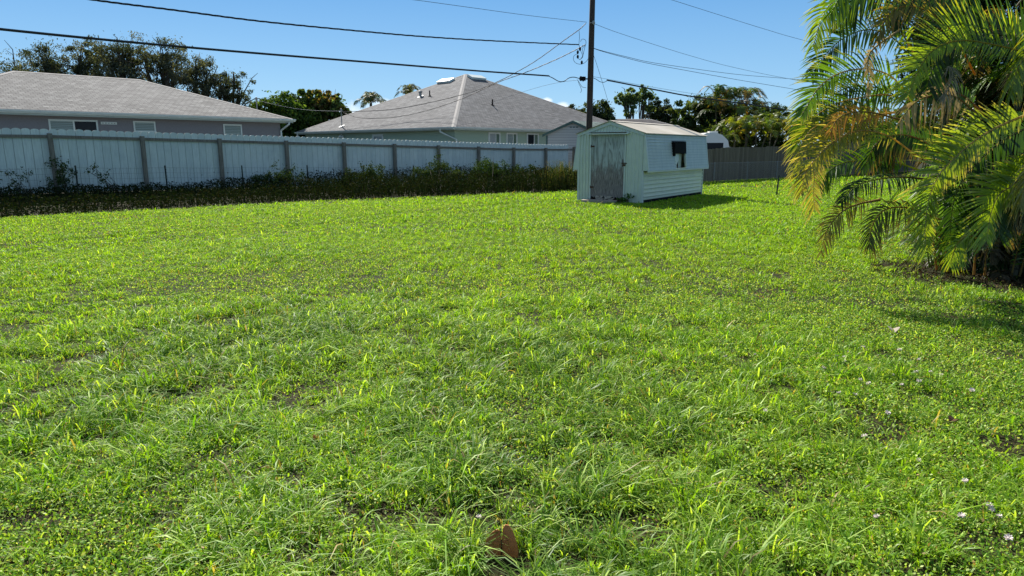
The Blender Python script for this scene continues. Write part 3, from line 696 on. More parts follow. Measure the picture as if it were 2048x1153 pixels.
# ================================================================== SHED
SO = Vector((3.9, 20.5, 0)); E1 = Vector((-.82, .573, 0)).normalized(); E2 = Vector((.573, .82, 0)).normalized(); SW, SL_ = 2.22, 5.1
def S(w, l, z): return SO+E1*w+E2*l+Vector((0, 0, z))
ZE, ZR = 2.08, 2.42
def ztop(w): return ZE+(ZR-ZE)*(1-abs(w-SW/2)/(SW/2))
def shed():
    t = thing('garden_shed', 'old pale green metal garden shed with weathered plywood door', 'shed', S(0, 0, 0))
    def corr(mb, w0, w1, z0, zf, pitch=.11, depth=.022, l=0.0, warp=0.0, sgn=-1):
        w = w0; pts = []
        while w < w1-1e-4:
            for f, d in ((0, 0), (.28, 0), (.42, depth), (.70, depth), (.84, 0)):
                q = w+f*pitch
                if q < w1: pts.append((q, d))
            w += pitch
        pts.append((w1, 0))
        for (a, da), (b, db) in zip(pts, pts[1:]):
            n = 8
            for k in range(n):
                def P(q, d, f):
                    z = z0+(zf(q)-z0)*f
                    return S(q, l+sgn*(d+warp*math.sin(f*3.1)*math.sin((q-w0)/(w1-w0)*3.1)+warp*.35*math.sin(f*9+q*7)), z)
                mb.face([P(a, da, k/n), P(b, db, k/n), P(b, db, (k+1)/n), P(a, da, (k+1)/n)])
    dl, dr = 1.755, .635        # door opening (left jamb, right jamb)
    mb = MB(); corr(mb, dl+.045, SW, .0, lambda q: ztop(q)-.05, .105, .03, warp=.022); mb.build('front_panel', 'shed_green', t)
    mb = MB(); corr(mb, 0, dr-.04, .0, lambda q: ztop(q)-.05, .12, .018, warp=.004); mb.build('front_panel', 'shed_green', t)
    mb = MB(); corr(mb, dr-.04, dl+.045, 2.10, lambda q: ztop(q)-.05, .105, .02); mb.build('gable_panel', 'shed_green', t)
    mb = MB(); corr(mb, 0, SW, .0, lambda q: ztop(q)-.03, .12, .018, l=SL_, sgn=1); mb.build('rear_panel', 'shed_green', t)
    # rake trims, corner trims, door head flashing and jambs
    up = Vector((0, 0, 1))
    for a, b in (((0, ZE), (SW/2, ZR)), ((SW, ZE), (SW/2, ZR))):
        mb = MB(); p, q = S(a[0], -.045, a[1]-.1), S(b[0], -.045, b[1]-.1)
        mb.solid([p, q, q+up*.10, p+up*.10], [r_+E2*.016 for r_ in (p, q, q+up*.10, p+up*.10)]); mb.build('rake_trim', 'shed_trim', t)
    mb = MB(); mb.box(S(SW+.02, -.05, ZE-.13), -E1*.03, E2*.06, (0, 0, .12)); mb.build('corner_cap', 'shed_trim', t)
    mb = MB(); mb.box(S(dl+.12, -.14, 2.055), E1*-(dl-dr+.28), E2*.14, (0, 0, .012)); mb.box(S(dl+.12, -.145, 2.035), E1*-(dl-dr+.28), E2*.006, (0, 0, .034)); mb.build('door_flashing', 'shed_trim', t)
    mb = MB(); mb.box(S(dl, -.035, .02), E1*.045, E2*.045, (0, 0, 2.03)); mb.build('door_jamb', 'shed_trim', t)
    mb = MB(); mb.box(S(dr-.045, -.03, .02), E1*.045, E2*.04, (0, 0, 2.03)); mb.build('door_jamb', 'shed_trim', t)
    for w_ in (-.004, SW-.05): 
        mb = MB(); mb.box(S(w_, -.032, 0), E1*.055, E2*.034, (0, 0, 2.0 if w_ > 1 else .97)); mb.build('corner_trim', 'shed_trim', t)
    # door with ragged rotted bottom
    mb = MB(); rng = random.Random(2); n = 26; bot = [.10+.035*rng.random()+(.05*math.sin(i*1.3)**2) for i in range(n+1)]
    for i in range(n):
        a = dr+.008+(dl-dr-.016)*i/n; b = dr+.008+(dl-dr-.016)*(i+1)/n
        mb.solid([S(a, -.006, bot[i]), S(b, -.006, bot[i+1]), S(b, -.006, 2.03), S(a, -.006, 2.03)], [S(a, .012, bot[i]), S(b, .012, bot[i+1]), S(b, .012, 2.03), S(a, .012, 2.03)])
    door = mb.build('door', 'door', t)
    mb = MB()
    for i in range(9):
        a = dr+.12+rng.random()*(dl-dr-.35); z = .10+rng.random()*.08; wd = .08+rng.random()*.15
        p = [S(a, -.01, z), S(a+wd, -.012, z+rng.uniform(-.02, .03)), S(a+wd*.8, -.05-rng.random()*.04, z-.03-rng.random()*.03), S(a+wd*.2, -.06-rng.random()*.03, z-.045)]
        mb.slab(p, (0, 0, .005))
    mb.build('peeling_veneer', 'concrete', door)
    mb = MB(); mb.box(S(dl, -.02, -.02), E1*-(dl-dr), E2*.05, (0, 0, .10)); mb.build('sill', 'rust', t)
    for z in (1.66, .42):
        mb = MB(); mb.box(S(dl-.10, -.022, z), E1*.14, E2*.014, (0, 0, .045)); mb.tube([S(dl+.005, -.03, z-.02), S(dl+.005, -.03, z+.07)], .012, 6); mb.build('hinge', 'rust', door)
    mb = MB(); mb.box(S(dr-.09, -.034, 1.17), E1*.17, E2*.014, (0, 0, .03)); mb.box(S(dr+.035, -.03, 1.08), E1*.018, E2*.012, (0, 0, .22)); mb.cbox(S(dr-.02, -.05, 1.13), .05, .03, .06, E1); mb.build('latch', 'rust', door)
    # mansard side panels (both sides) with shallow lap rows
    def mans(side):
        sg = -1 if side == 0 else 1; wb = 0 if side == 0 else SW; rows = 13; z0, z1 = .97, 2.05
        def W(z): return wb+sg*.15*(z1-z)/(z1-z0)
        def strip(mb, l0, l1, za, zb):
            n = max(1, round((zb-za)/((z1-z0)/rows)))
            for i in range(n):
                a = za+(zb-za)*i/n; b = za+(zb-za)*(i+1)/n; pa = W(a)+sg*.026; pb = W(b)+sg*.003
                mb.face([S(pa, l0, a), S(pa, l1, a), S(pb, l1, b), S(pb, l0, b)])
                mb.face([S(W(a)+sg*.003, l0, a), S(W(a)+sg*.003, l1, a), S(pa, l1, a), S(pa, l0, a)])
        mb = MB()
        if side == 0:
            strip(mb, 0, 2.12, z0, z1); strip(mb, 3.05, SL_, z0, z1); strip(mb, 2.12, 3.05, z0+(z1-z0)*6/13, z1)
        else: strip(mb, 0, SL_, z0, z1)
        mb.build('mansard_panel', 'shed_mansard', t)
        for l in (0, SL_):
            mb = MB(); lo = -.03 if l == 0 else SL_+.012
            mb.slab([S(wb, lo, z1), S(wb, lo, z0), S(W(z0)+sg*.02, lo, z0)], E2*.018)
            mb.build('mansard_end', 'shed_green', t)
        mb = MB(); mb.box(S(W(z0)+sg*.022, -.035, z0-.05), E1*(-sg*.03), E2*(SL_+.07), (0, 0, .045))
        mb.build('bottom_trim', 'shed_trim', t)
        for l in (-.034, SL_-.01):
            mb = MB(); p, q = S(W(z0)+sg*.024, l, z0), S(W(z1)+sg*.024, l, z1); mb.solid([p, p+E2*.05, q+E2*.05, q], [r_-E1*sg*.02 for r_ in (p, p+E2*.05, q+E2*.05, q)])
            mb.build('edge_trim', 'shed_trim', t)
        return W
    W = mans(0); mans(1)
    # lower side walls with broad horizontal ribs
    for side in (0, 1):
        mb = MB(); wb = .03 if side == 0 else SW-.03; sg = -1 if side == 0 else 1; nr = 7; z0 = .10; z1 = .955
        ph = (z1-z0)/nr
        for i in range(nr):
            z = z0+i*ph; pr = [(0, .0), (.55, .006), (.72, .030), (.9, .030), (1, .0)]
            for (fa, da), (fb, db) in zip(pr, pr[1:]): mb.face([S(wb+sg*da, .02, z+fa*ph), S(wb+sg*da, SL_-.02, z+fa*ph), S(wb+sg*db, SL_-.02, z+fb*ph), S(wb+sg*db, .02, z+fb*ph)])
        mb.build('side_wall', 'shed_side', t)
        mb = MB(); mb.box(S(wb, .0, 0), E1*.02*-sg, E2*SL_, (0, 0, .12)); mb.build('base_rail', 'black', t)
        mb = MB()
        for l in (0, SL_-.05): mb.box(S(wb+sg*.035, l, .02), E1*-sg*.035, E2*.05, (0, 0, .93))
        mb.build('corner_trim', 'shed_trim', t)
    # window: opening, hood, torn curtain
    fr = MB()
    for l, ww in ((2.12, .03), (3.02, .03)): 
        p, q = S(W(.97)-.02, l, .985), S(W(1.47)-.02, l, 1.47); fr.solid([p, p+E2*ww, q+E2*ww, q], [r_+E1*.06 for r_ in (p, p+E2*ww, q+E2*ww, q)])
    fr.box(S(W(1.0)-.02, 2.12, .975), E1*.05, E2*.93, (0, 0, .03))
    win = fr.build('window', 'shed_side', t)
    mb = MB(); mb.slab([S(-.10, 2.30, 1.10), S(-.08, 2.18, 1.46), S(-.08, 2.50, 1.46), S(-.10, 2.46, 1.25)], E1*.01)
    mb.build('curtain', 'trim', win)
    mb = MB(); mb.box(S(.06, 2.62, 1.0), E2*.14, E1*.02, (0, 0, .45)); mb.build('inner_board', 'rust', win)
    mb = MB(); mb.box(S(.03, 2.76, 1.0), E2*.26, E1*.01, (0, 0, .46)); mb.build('inner_panel', 'shed_green', win)
    mb = MB(); o = S(W(1.4)-.02, 2.0, 1.42)
    mb.solid([S(-.15, 1.98, 1.46), S(-.15, 2.98, 1.45), S(-.02, 2.98, 1.45), S(-.02, 1.98, 1.46)], [S(-.12, 1.95, 1.81), S(-.12, 2.99, 1.81), S(-.0, 2.99, 1.81), S(-.0, 1.95, 1.81)])
    mb.solid([S(-.14, 1.92, 1.812), S(-.14, 2.96, 1.812), S(-.0, 2.96, 1.812), S(-.0, 1.92, 1.812)], [S(-.12, 1.92, 1.85), S(-.12, 2.96, 1.85), S(-.0, 2.96, 1.85), S(-.0, 1.92, 1.85)])
    mb.box(S(-.17, 1.92, 1.38), E1*.16, E2*.08, (0, 0, .42))
    mb.build('window_hood', 'black', t)
    # roof: two corrugated slopes
    for side in (0, 1):
        mb = MB(); n = 104; wa = -.07 if side == 0 else SW+.07
        za = ZE-.02; zc = ZR+.012
        def Z(l): return .008*math.sin(l*2*math.pi/.1)
        for i in range(n):
            l0 = -.09+(SL_+.18)*i/n; l1 = -.09+(SL_+.18)*(i+1)/n
            for k in range(1):
                mb.face([S(wa, l0, za+Z(l0)), S(wa, l1, za+Z(l1)), S(SW/2, l1, zc+Z(l1)), S(SW/2, l0, zc+Z(l0))])
                mb.face([S(wa, l0, za+Z(l0)-.01), S(SW/2, l0, zc+Z(l0)-.01), S(SW/2, l1, zc+Z(l1)-.01), S(wa, l1, za+Z(l1)-.01)])
                mb.face([S(wa, l0, za+Z(l0)), S(wa, l0, za+Z(l0)-.01), S(wa, l1, za+Z(l1)-.01), S(wa, l1, za+Z(l1))])
        mb.build('roof_panel', 'shed_roof', t)
    mb = MB(); mb.slab([S(SW/2-.12, -.1, ZR-.004), S(SW/2, -.1, ZR+.03), S(SW/2+.12, -.1, ZR-.004)], E2*(SL_+.2)); mb.build('ridge_cap', 'shed_roof', t)
    mb = MB(); mb.box(S(.05, .05, .03), E1*(SW-.1), E2*(SL_-.1), (0, 0, .05)); mb.build('floor', 'black', t)
shed()
def slab_step():
    c = S(1.28, -.33, 0)
    mb = MB(); pts = []
    for k in range(14):
        a = 2*math.pi*k/14; rr = 1+.08*math.sin(k*2.7)
        pts.append(c+E1*(.56*rr*max(-1, min(1, 1.25*math.cos(a))))+E2*(.27*rr*max(-1, min(1, 1.25*math.sin(a))))+Vector((0, 0, -.02)))
    mb.slab(pts, (0, 0, .095))
    o = mb.build('step_slab', 'concrete'); tag(o, 'pinkish worn concrete step slab in the grass before the shed door', 'slab')
slab_step()
bush('weed_plant', 'leafy green weed growing at the foot of the shed door jamb', 'plant', S(.50, -.12, 0), [tuple(S(.52, -.15, .12))+(.16,), tuple(S(.38, -.13, .2))+(.12,), tuple(S(.62, -.2, .08))+(.12,)], 320, .06, [(.05, .13, .02), (.08, .17, .03)], 14, 6)
def lone_post():
    b = ground_at(1553, 391); mb = MB()
    mb.box(b+Vector((-.025, 0, -.1)), (.05, 0, 0), (0, .008, 0), (.03, 0, .80)); mb.box(b+Vector((-.005, .008, -.1)), (.01, 0, 0), (0, .04, 0), (.03, 0, .80))
    for q in range(6): mb.box(b+Vector((-.02+.004*q, -.012, .06+q*.1)), (.035, 0, 0), (0, .014, 0), (0, 0, .022))
    tag(mb.build('steel_post', 'tpost'), 'single dark steel stake standing in the lawn between shed and palm', 'post')
lone_post()

# ================================================================== HOUSES
def hip_house(t, K, r, l, R_, L_, ze, zr, s, wallmat, roofmat, over=.45, zg=.0):
    """K: near eave corner; r, l: unit directions of the two eaves; R_, L_: lengths; s: half depth"""
    K = Vector((K[0], K[1], 0)); up = Vector((0, 0, 1))
    def P(a, b, z): return K+r*a+l*b+up*z
    # ridge along the longer side
    if R_ >= L_: A, B = P(s, L_/2, zr), P(R_-s, L_/2, zr)
    else: A, B = P(R_/2, s, zr), P(R_/2, L_-s, zr)
    c = [P(0, 0, ze), P(R_, 0, ze), P(R_, L_, ze), P(0, L_, ze)]
    mb = MB()
    if R_ >= L_: fs = [[c[0], c[1], B, A], [c[1], c[2], B], [c[2], c[3], A, B], [c[3], c[0], A]]
    else: fs = [[c[0], c[1], A], [c[1], c[2], B, A], [c[2], c[3], B], [c[3], c[0], A, B]]
    for f_ in fs: mb.face(f_)
    mb.face([c[3]-up*.02, c[2]-up*.02, c[1]-up*.02, c[0]-up*.02])
    for i in range(4): mb.face([c[i]-up*.02, c[(i+1) % 4]-up*.02, c[(i+1) % 4], c[i]])
    roof = mb.build('roof', roofmat, t)
    mb = MB()
    for i1 in range(4):
        for i2 in range(i1+1, 4):
            f1, f2 = fs[i1], fs[i2]; sh_ = [p for p in f1 if any((p-q).length < 1e-4 for q in f2)]
            if len(sh_) != 2 or (sh_[0]-sh_[1]).length < .1: continue
            e0, e1 = sh_; dd = (e1-e0).normalized()
            for fc in (f1, f2):
                nn = (fc[1]-fc[0]).cross(fc[2]-fc[1]).normalized(); nn = nn if nn.z > 0 else -nn
                ww = nn.cross(dd).normalized(); cen = sum(fc, Vector())/len(fc)
                if (cen-e0).dot(ww) < 0: ww = -ww
                mb.face([e0+nn*.006, e1+nn*.006, e1+nn*.010+ww*.15, e0+nn*.010+ww*.15])
    mb.build('hip_caps', 'hip_cap', roof)
    # fascia + gutter
    mb = MB()
    for i in range(4):
        a, b = c[i], c[(i+1) % 4]; d = (b-a).normalized(); n = Vector((d.y, -d.x, 0))
        mb.box(a-up*.19+d*.001, b-a-d*.002, -n*.03, (0, 0, .168)); 
    mb.build('fascia', 'fascia', t)
    mb = MB()
    for i in range(4):
        a, b = c[i], c[(i+1) % 4]; d = (b-a).normalized(); n = Vector((d.y, -d.x, 0))
        mb.solid([a-up*.015+n*.004-d*.08, a-up*.015+n*.12-d*.08, a-up*.05+n*.12-d*.08, a-up*.13+n*.07-d*.08, a-up*.13+n*.004-d*.08], [p+(b-a)+d*.16 for p in (a-up*.015+n*.004-d*.08, a-up*.015+n*.12-d*.08, a-up*.05+n*.12-d*.08, a-up*.13+n*.07-d*.08, a-up*.13+n*.004-d*.08)])
    mb.build('gutter', 'trim', t)
    mb = MB(); mb.face([P(.03, .03, ze-.175), P(.03, L_-.03, ze-.175), P(R_-.03, L_-.03, ze-.175), P(R_-.03, .03, ze-.175)]); mb.build('soffit', 'soffit', t)
    mb = MB(); w = [P(over, over, zg), P(R_-over, over, zg), P(R_-over, L_-over, zg), P(over, L_-over, zg)]
    mb.slab(w, (0, 0, ze-.18-zg)); mb.build('wall', wallmat, t)
    return P
def on_line(px, O, d):          # parameter t so that O+d*t lies under photo column px
    a = (px-1024)/F/(math.cos(TH)+.23*math.sin(TH)); return (a*O.y-O.x)/(d.x-a*d.y)
def window(t, O, d, n, t0, t1, z0, z1, panes, fw=.07, framemat='trim', out=.03, mull=None, name='window'):
    """on wall through O along d with outward normal n"""
    up = Vector((0, 0, 1)); mb = MB(); B = lambda a, z, o: O+d*a+up*z+n*o
    O = Vector((O.x, O.y, 0))
    mb.box(B(t0, z0, .0), d*(t1-t0), n*(out+.03), up*fw); mb.box(B(t0, z1-fw, .0), d*(t1-t0), n*out, up*fw)
    mb.box(B(t0, z0+fw, .0), d*fw, n*out, up*(z1-z0-2*fw)); mb.box(B(t1-fw, z0+fw, .0), d*fw, n*out, up*(z1-z0-2*fw))
    edges = [t0+fw]+[t0+(t1-t0)*m for m in (mull or [])]+[t1-fw]
    for m in edges[1:-1]: mb.box(B(m-.03, z0+fw, 0), d*.06, n*out, up*(z1-z0-2*fw))
    w = mb.build(name, framemat, t)
    for i, pm in enumerate(panes):
        q = MB(); q.box(B(edges[i], z0+fw, .002), d*(edges[i+1]-edges[i]), n*.008, up*(z1-z0-2*fw)); q.build('pane', pm, w)
    return w
UP = Vector((0, 0, 1))
def grey_house():
    r = FD; l = Vector((-FN.x, -FN.y, 0)); C = Vector((-10.6, 34, 0)); K = C-r*15.0
    t = thing('grey_house', 'grey stucco house with taupe shingle hip roof behind the left fence', 'house', (K.x, K.y, .3))
    ze, zr = 3.03, 4.84
    hip_house(t, K, r, l, 15.0, 10.0, ze, zr, 5.0, 'stucco_grey', 'roof_grey', .45, .3)
    O = K+l*.45; n = FN
    def T(px): return on_line(px, O, r)
    def Zp(px, y):
        q = O+r*T(px); return at(px, y, q.y).z
    window(t, O, r, n, T(99), T(197), 1.75, Zp(148, 240), ['blind', 'glass_dark'], .06, mull=[.5])
    window(t, O, r, n, T(268), T(312), Zp(290, 265.5), Zp(290, 243), ['blind'], .06)
    window(t, O, r, n, T(447), T(484), Zp(465, 276), Zp(465, 249), ['blind'], .06)
    mb = MB(); a, b = T(203), T(235); z0, z1 = Zp(219, 249.5), Zp(219, 244.5)
    mb.box(O+r*a+UP*z0, r*(b-a), n*.04, UP*(z1-z0)); v = mb.build('wall_vent', 'trim', t)
    mb = MB()
    for k in range(5): mb.box(O+r*(a+(b-a)*(.08+.18*k))+n*.041+UP*(z0+.04), r*(b-a)*.10, n*.006, UP*(z1-z0-.08))
    mb.build('vent_slots', 'black', v)
    mb = MB(); c = K+r*15.0; e = O+r*14.55
    mb.tube([c-r*.25+n*.06+UP*(ze-.15), c-r*.25+n*.06+UP*(ze-.25), e-r*.0+n*.06+UP*(ze-.55), e+n*.06+UP*(ze-.7), e+n*.06+UP*.35], .045, 6)
    mb.build('downspout', 'trim', t)
    # service mast rising through the roof near its right end
    p = at(513, 200, 36.2); mb = MB(); mb.tube([Vector((p.x, p.y, 3.2)), p], .03, 6); mb.ball(p+UP*.05, .07, .07, .09); mb.build('service_mast', 'steel', t)
grey_house()
def green_house():
    a = R(44.5); r = Vector((math.sin(a), math.cos(a), 0)); l = Vector((-math.cos(a), math.sin(a), 0)); K = Vector((-3.5, 42, 0))
    t = thing('green_house', 'pale green stucco house with broad grey hip roof behind the fence', 'house', (K.x, K.y, 0))
    ze, zr = 2.92, 7.33; Rr, Ll = 19.6, 19.0
    P = hip_house(t, K, r, l, Rr, Ll, ze, zr, 9.5, 'stucco_green', 'roof_grey2', .5, 0)
    O = K+r*.5+l*.5; nr = -l; nl = -r      # right facade runs along r with normal -l ; left facade runs along l
    def TR(px): return on_line(px, K+l*.5, r)
    OR = K+l*.5; OL = K+r*.5
    for (x0, x1, pm) in ((976, 1000, 'curtain'), (1012, 1034, 'blind'), (1053, 1077, 'glass_dark')):
        a0, a1 = on_line(x0, OR, r), on_line(x1, OR, r)
        w = window(t, OR, r, nr, a0, a1, 1.2, 2.66, [pm, 'green_reveal'], .10, out=.05, mull=[.62])
        mb = MB(); mb.box(OR+r*(a0+.12)+nr*.02+UP*1.85, r*(a1-a0)*.5, nr*.02, UP*.05); mb.build('meeting_rail', 'trim', w)
    a0, a1 = on_line(767, OL, l), on_line(745, OL, l)
    window(t, OL, l, nl, a0, a1, 1.2, 2.62, ['curtain'], .16, out=.05)
    mb = MB(); c = K-r*.06+l*.3; e = OL+l*.06
    mb.tube([c+UP*(ze-.12)+l*.9, c+l*.9+UP*(ze-.28), e+nl*.06+l*.2+UP*(ze-.75), e+nl*.06+l*.2+UP*.1], .05, 6); mb.build('downspout', 'trim', t)
    mb = MB(); c = K+l*(Ll-.3)-r*.06; e = OL+l*(Ll-.56)
    mb.tube([c+UP*(ze-.12), c+UP*(ze-.28), e+nl*.06+UP*(ze-.75), e+nl*.06+UP*.1], .05, 6); mb.build('downspout', 'trim', t)
    # point on the left slope (face over the l eave) and right slope under a photo pixel
    sl = (zr-ze)/9.5
    def onroof(px, py, side):
        d = at(px, py, 1.0)-Vector((0, 0, H)); nrm = (UP-(r if side == 'L' else l)*sl)
        q0 = K+UP*ze; tt = (q0-Vector((0, 0, H))).dot(nrm)/d.dot(nrm); return Vector((0, 0, H))+d*tt, nrm.normalized()
    for (px, py, side, dx) in ((892, 164.5, 'L', l), (953, 157.5, 'R', r)):
        p, n = onroof(px, py, side); mb = MB(); u = dx; v = n.cross(u).normalized()
        mb.box(p-u*.75-v*.3+n*.01, u*1.5, v*.6, n*.16); mb.build('roof_vent', 'trim', t)
    for (px, py, side, m, h, rr) in ((841, 194, 'L', 'steel', .35, .10), (859.5, 193, 'L', 'black', .40, .045), (985, 211, 'R', 'black', .40, .05)):
        p, n = onroof(px, py, side); mb = MB(); mb.tube([p-UP*.05, p+UP*h], rr, 8)
        if m == 'steel': mb.ball(p+UP*h, .16, .16, .1)
        mb.tube([p+n*.0, p+n*.03], rr*2.6, 8); mb.build('vent_pipe', m, t)
    p, n = onroof(684, 254, 'L'); top = at(684, 221, p.y); mb = MB(); mb.tube([p-UP*.6, Vector((p.x, p.y, top.z))], .035, 6); mb.tube([p+n*.0, p+n*.05], .25, 8); mb.ball((p.x, p.y, top.z), .09, .09, .12); mb.build('service_mast', 'steel', t)
    q = on_line(685, OL, l); b = OL+l*q+nl*.05; mb = MB(); mb.ball(b+nl*.12+UP*2.52, .16, .12, .12); mb.box(b-l*.02+UP*1.2, l*.10, nl*.05, UP*1.5); mb.ball(b+nl*.1-l*.25+UP*2.45, .10, .1, .12); mb.build('flood_light', 'trim', t)
    return Vector((p.x, p.y, top.z))
MAST = green_house()
def outbuilding():
    Y = 41.0; pk = at(1145, 244, Y); le = at(1089, 268, Y-.3); O = Vector((at(1092, 268, Y).x, Y-.3, 0)); r = Vector((.95, .31, 0)).normalized(); b = Vector((-.31, .95, 0)).normalized()
    b = Vector((.55, .835, 0)).normalized(); r = Vector((.835, -.10, 0)).normalized()
    wdt = 3.2; zp = pk.z; ze = le.z; ln = 5.0
    t = thing('outbuilding', 'small cream sided outbuilding with dark green gable trim and pale green roof', 'building', (O.x, O.y, 0))
    mb = MB(); f = [O, O+r*wdt, O+r*wdt+UP*(ze-.05), O+r*wdt/2+UP*(zp-.07), O+UP*(ze-.05)]; mb.slab(f, b*ln); mb.build('wall', 'siding_tan', t)
    ov = .14; mid = O+r*wdt/2
    for sg in (-1, 1):
        e = mid+r*sg*(wdt/2+ov)+UP*(ze-.0-ov*.45)-b*.15; k = mid+UP*(zp+.02)-b*.15; mb = MB(); mb.slab([e, k, k+b*(ln+.3), e+b*(ln+.3)], UP*.03); mb.build('roof', 'roof_green', t)
        mb = MB(); mb.solid([e-UP*.11-b*.03, k-UP*.11-b*.03, k+UP*.02-b*.03, e+UP*.02-b*.03], [p+b*.028 for p in (e-UP*.11-b*.03, k-UP*.11-b*.03, k+UP*.02-b*.03, e+UP*.02-b*.03)]); mb.build('gable_trim', 'greentrim', t)
    mb = MB()
    for k in range(3): mb.box(mid+r*(-.24+.18*k)-b*.012+UP*(zp-.36), r*.12, b*.011, UP*.07)
    mb.build('gable_vent', 'greentrim', t)
    mb = MB(); mb.box(O-b*.03-r*.0, r*.09, b*.03, UP*(ze-.1)); mb.build('corner_board', 'greentrim', t)
outbuilding()
def far_house():
    a = at(1242, 240, 74); K = Vector((a.x-4.3, 70, 0)); r = Vector((1, .1, 0)).normalized(); l = Vector((-.1, 1, 0)).normalized()
    t = thing('dark_roof_house', 'distant house with low dark brown hip roof behind the shed', 'house', (K.x, K.y, 0))
    hip_house(t, K, r, l, 12.5, 9.0, 3.2, 4.75, 4.4, 'stucco_grey', 'roof_dark', .5, 0)
far_house()
def camper():
    Y = 42; c = at(1432, 290, Y); t = thing('camper', 'white rounded camper top parked behind the brown fence', 'camper', (c.x, Y, 0))
    x0 = at(1404, 280, Y).x; x1 = at(1452, 280, Y).x; zt = at(1430, 266, Y).z; zb = .5; mb = MB(); D = 2.2
    prof = [(x0, zb), (x1+.25, zb), (x1+.3, 1.4), (x1+.12, zt-.45), (x1-.25, zt-.12), (x1-.6, zt), (x0+.3, zt), (x0, zt-.12)]
    mb.slab([(x, Y, z) for x, z in prof], (0, D, 0)); mb.build('body', 'vehicle', t)
    mb = MB(); mb.box((x0+.05, Y-.012, 1.55), (x1-x0-.2, 0, 0), (0, .01, 0), (0, 0, .42)); mb.build('window', 'glass_dark', t)
    mb = MB(); mb.box((x0+.6, Y+.6, zt), (.5, 0, 0), (0, .5, 0), (0, 0, .10)); mb.build('roof_vent', 'vehicle', t)
    for dx in (.5, 1.0):
        mb = MB(); mb.tube([(x0+dx, Y-.02, .33), (x0+dx, Y+.2, .33)], .33, 14); mb.build('wheel', 'black', t)
camper()

# ================================================================== POLE AND WIRES
PX, PY = at(1177.5, 298, 31).x, 31.0
def utility_pole():
    t = thing('utility_pole', 'dark wooden utility pole rising out of frame behind the shed', 'pole', (PX, PY, 0))
    mb = MB(); mb.tube([(PX, PY, -.3), (PX+.0, PY, 3), (PX+.01, PY, 6), (PX+.03, PY, 10.5)], [.15, .135, .125, .105], 14); mb.build('pole_shaft', 'pole', t, True)
    Yc = PY-.2
    mb = MB(); c = at(1187, 46, Yc); mb.ball(c, .07, .06, .09); mb.bar(at(1180, 46, Yc), c, .03); mb.build('insulator', 'steel', t)
    c = at(1166, 158, Yc); mb = MB(); mb.cbox(c, .22, .16, .16); mb.ball(c-Vector((.1, .05, 0)), .07, .07, .11); mb.ball(c-Vector((0, .08, .02)), .06, .05, .11); mb.bar(c, c+Vector((.2, .1, 0)), .05); mb.build('cable_clamp', 'black', t)
    for x, y in ((1155.5, 105), (1155.5, 114), (1163.5, 125.5), (1160, 98.5)):
        c = at(x, y, Yc); mb = MB(); mb.ball(c, .05, .05, .085, 8, 5); mb.build('splice_connector', 'black', t)
    loops = [[(1158, 62), (1159, 75), (1158, 90), (1162, 104), (1165, 112), (1161, 119)], [(1155, 108), (1148, 112), (1147, 120), (1152, 127), (1163, 129), (1172, 124), (1177, 117)],
             [(1161, 84), (1164, 79), (1170, 80), (1172, 86), (1169, 98), (1165, 116)], [(1156, 116), (1160, 120), (1166, 112), (1165, 98), (1170, 92)],
             [(1155, 160), (1158, 168), (1163, 180), (1161, 186)], [(1157, 163), (1164, 174), (1172, 176)], [(1177, 122), (1179, 112), (1180, 100)]]
    for q in loops:
        mb = MB(); mb.tube(spline([at(x, y, Yc) for x, y in q], 16), .009, 4, False); mb.build('jumper_wire', 'wire2', t)
utility_pole()
def lerp_y(px, a, b, xa, xb): return a+(b-a)*(px-xa)/(xb-xa)
def wire(label, pts, r, mat='wire', twist=0, name='overhead_wire'):
    P = [at(*p) for p in pts]; n = max(24, len(pts)*12); C = spline(P, n); mb = MB()
    if not twist: mb.tube(C, r, 5)
    else:
        C = spline(P, twist)
        for ph in (0, 2.1, 4.2):
            Q = []
            for i, c in enumerate(C):
                a = ph+i*1.05*.55; Q.append(c+Vector((.0, math.cos(a), math.sin(a)))*r*1.3)
            mb.tube(Q, r, 4)
    return tag(mb.build(name, mat), label, 'wire', 'overhead wires on the utility pole')
def yl(x): # depth along the line parallel to the white fence through the pole
    a = (x-1024)/F*math.cos(TH); t_ = (a*PY-PX)/(FD.x-a*FD.y); return PY+FD.y*t_
wire('thick black cable running from upper left to the pole clamp', [(x, y, yl(x)) for x, y in ((-160, 40), (0, 59), (250, 84), (500, 106), (750, 126), (950, 142), (1098, 152.5))], .030)
wire('wavy black cable tail between the thick left cable and the pole clamp', [(x, y, yl(x)) for x, y in ((1096, 152.3), (1106, 157), (1118, 163.5), (1128, 163), (1138, 156.5), (1148, 155), (1160, 158))], .017)
wire('twisted black cable dropping from the top left edge to the pole', [(x, y, yl(x)) for x, y in ((60, -22), (185, 0), (350, 21), (520, 43), (700, 61), (850, 74), (1000, 83), (1158, 90))], .011, 'wire', 190)
wire('thin wire from the top edge to the pole insulator on its left', [(x, y, yl(x)) for x, y in ((700, -14), (825, 0), (950, 17), (1060, 32), (1174, 45))], .008, 'wire2')
gx = MAST
wire('upper twisted service drop from the pole to the green house roof mast', [(1172, 47, 30.9), (1158, 60, 31.2), (1130, 80, 33), (1072, 122, 36.5), (1029, 147, 39), (997, 163, 41), (951, 182, 43), (872, 203, 46), (779, 220, 48.5), (686, 224, gx.y)], .010, 'wire', 110)
wire('lower twisted service drop from the pole sagging over the green house roof', [(1170, 90, 30.9), (1150, 101, 31.5), (1107, 122, 34), (1047, 147, 38), (997, 165, 40.5), (919, 200, 43), (841, 225, 46), (779, 236, 48), (720, 236, 49), (687, 226, gx.y)], .010, 'wire', 110)
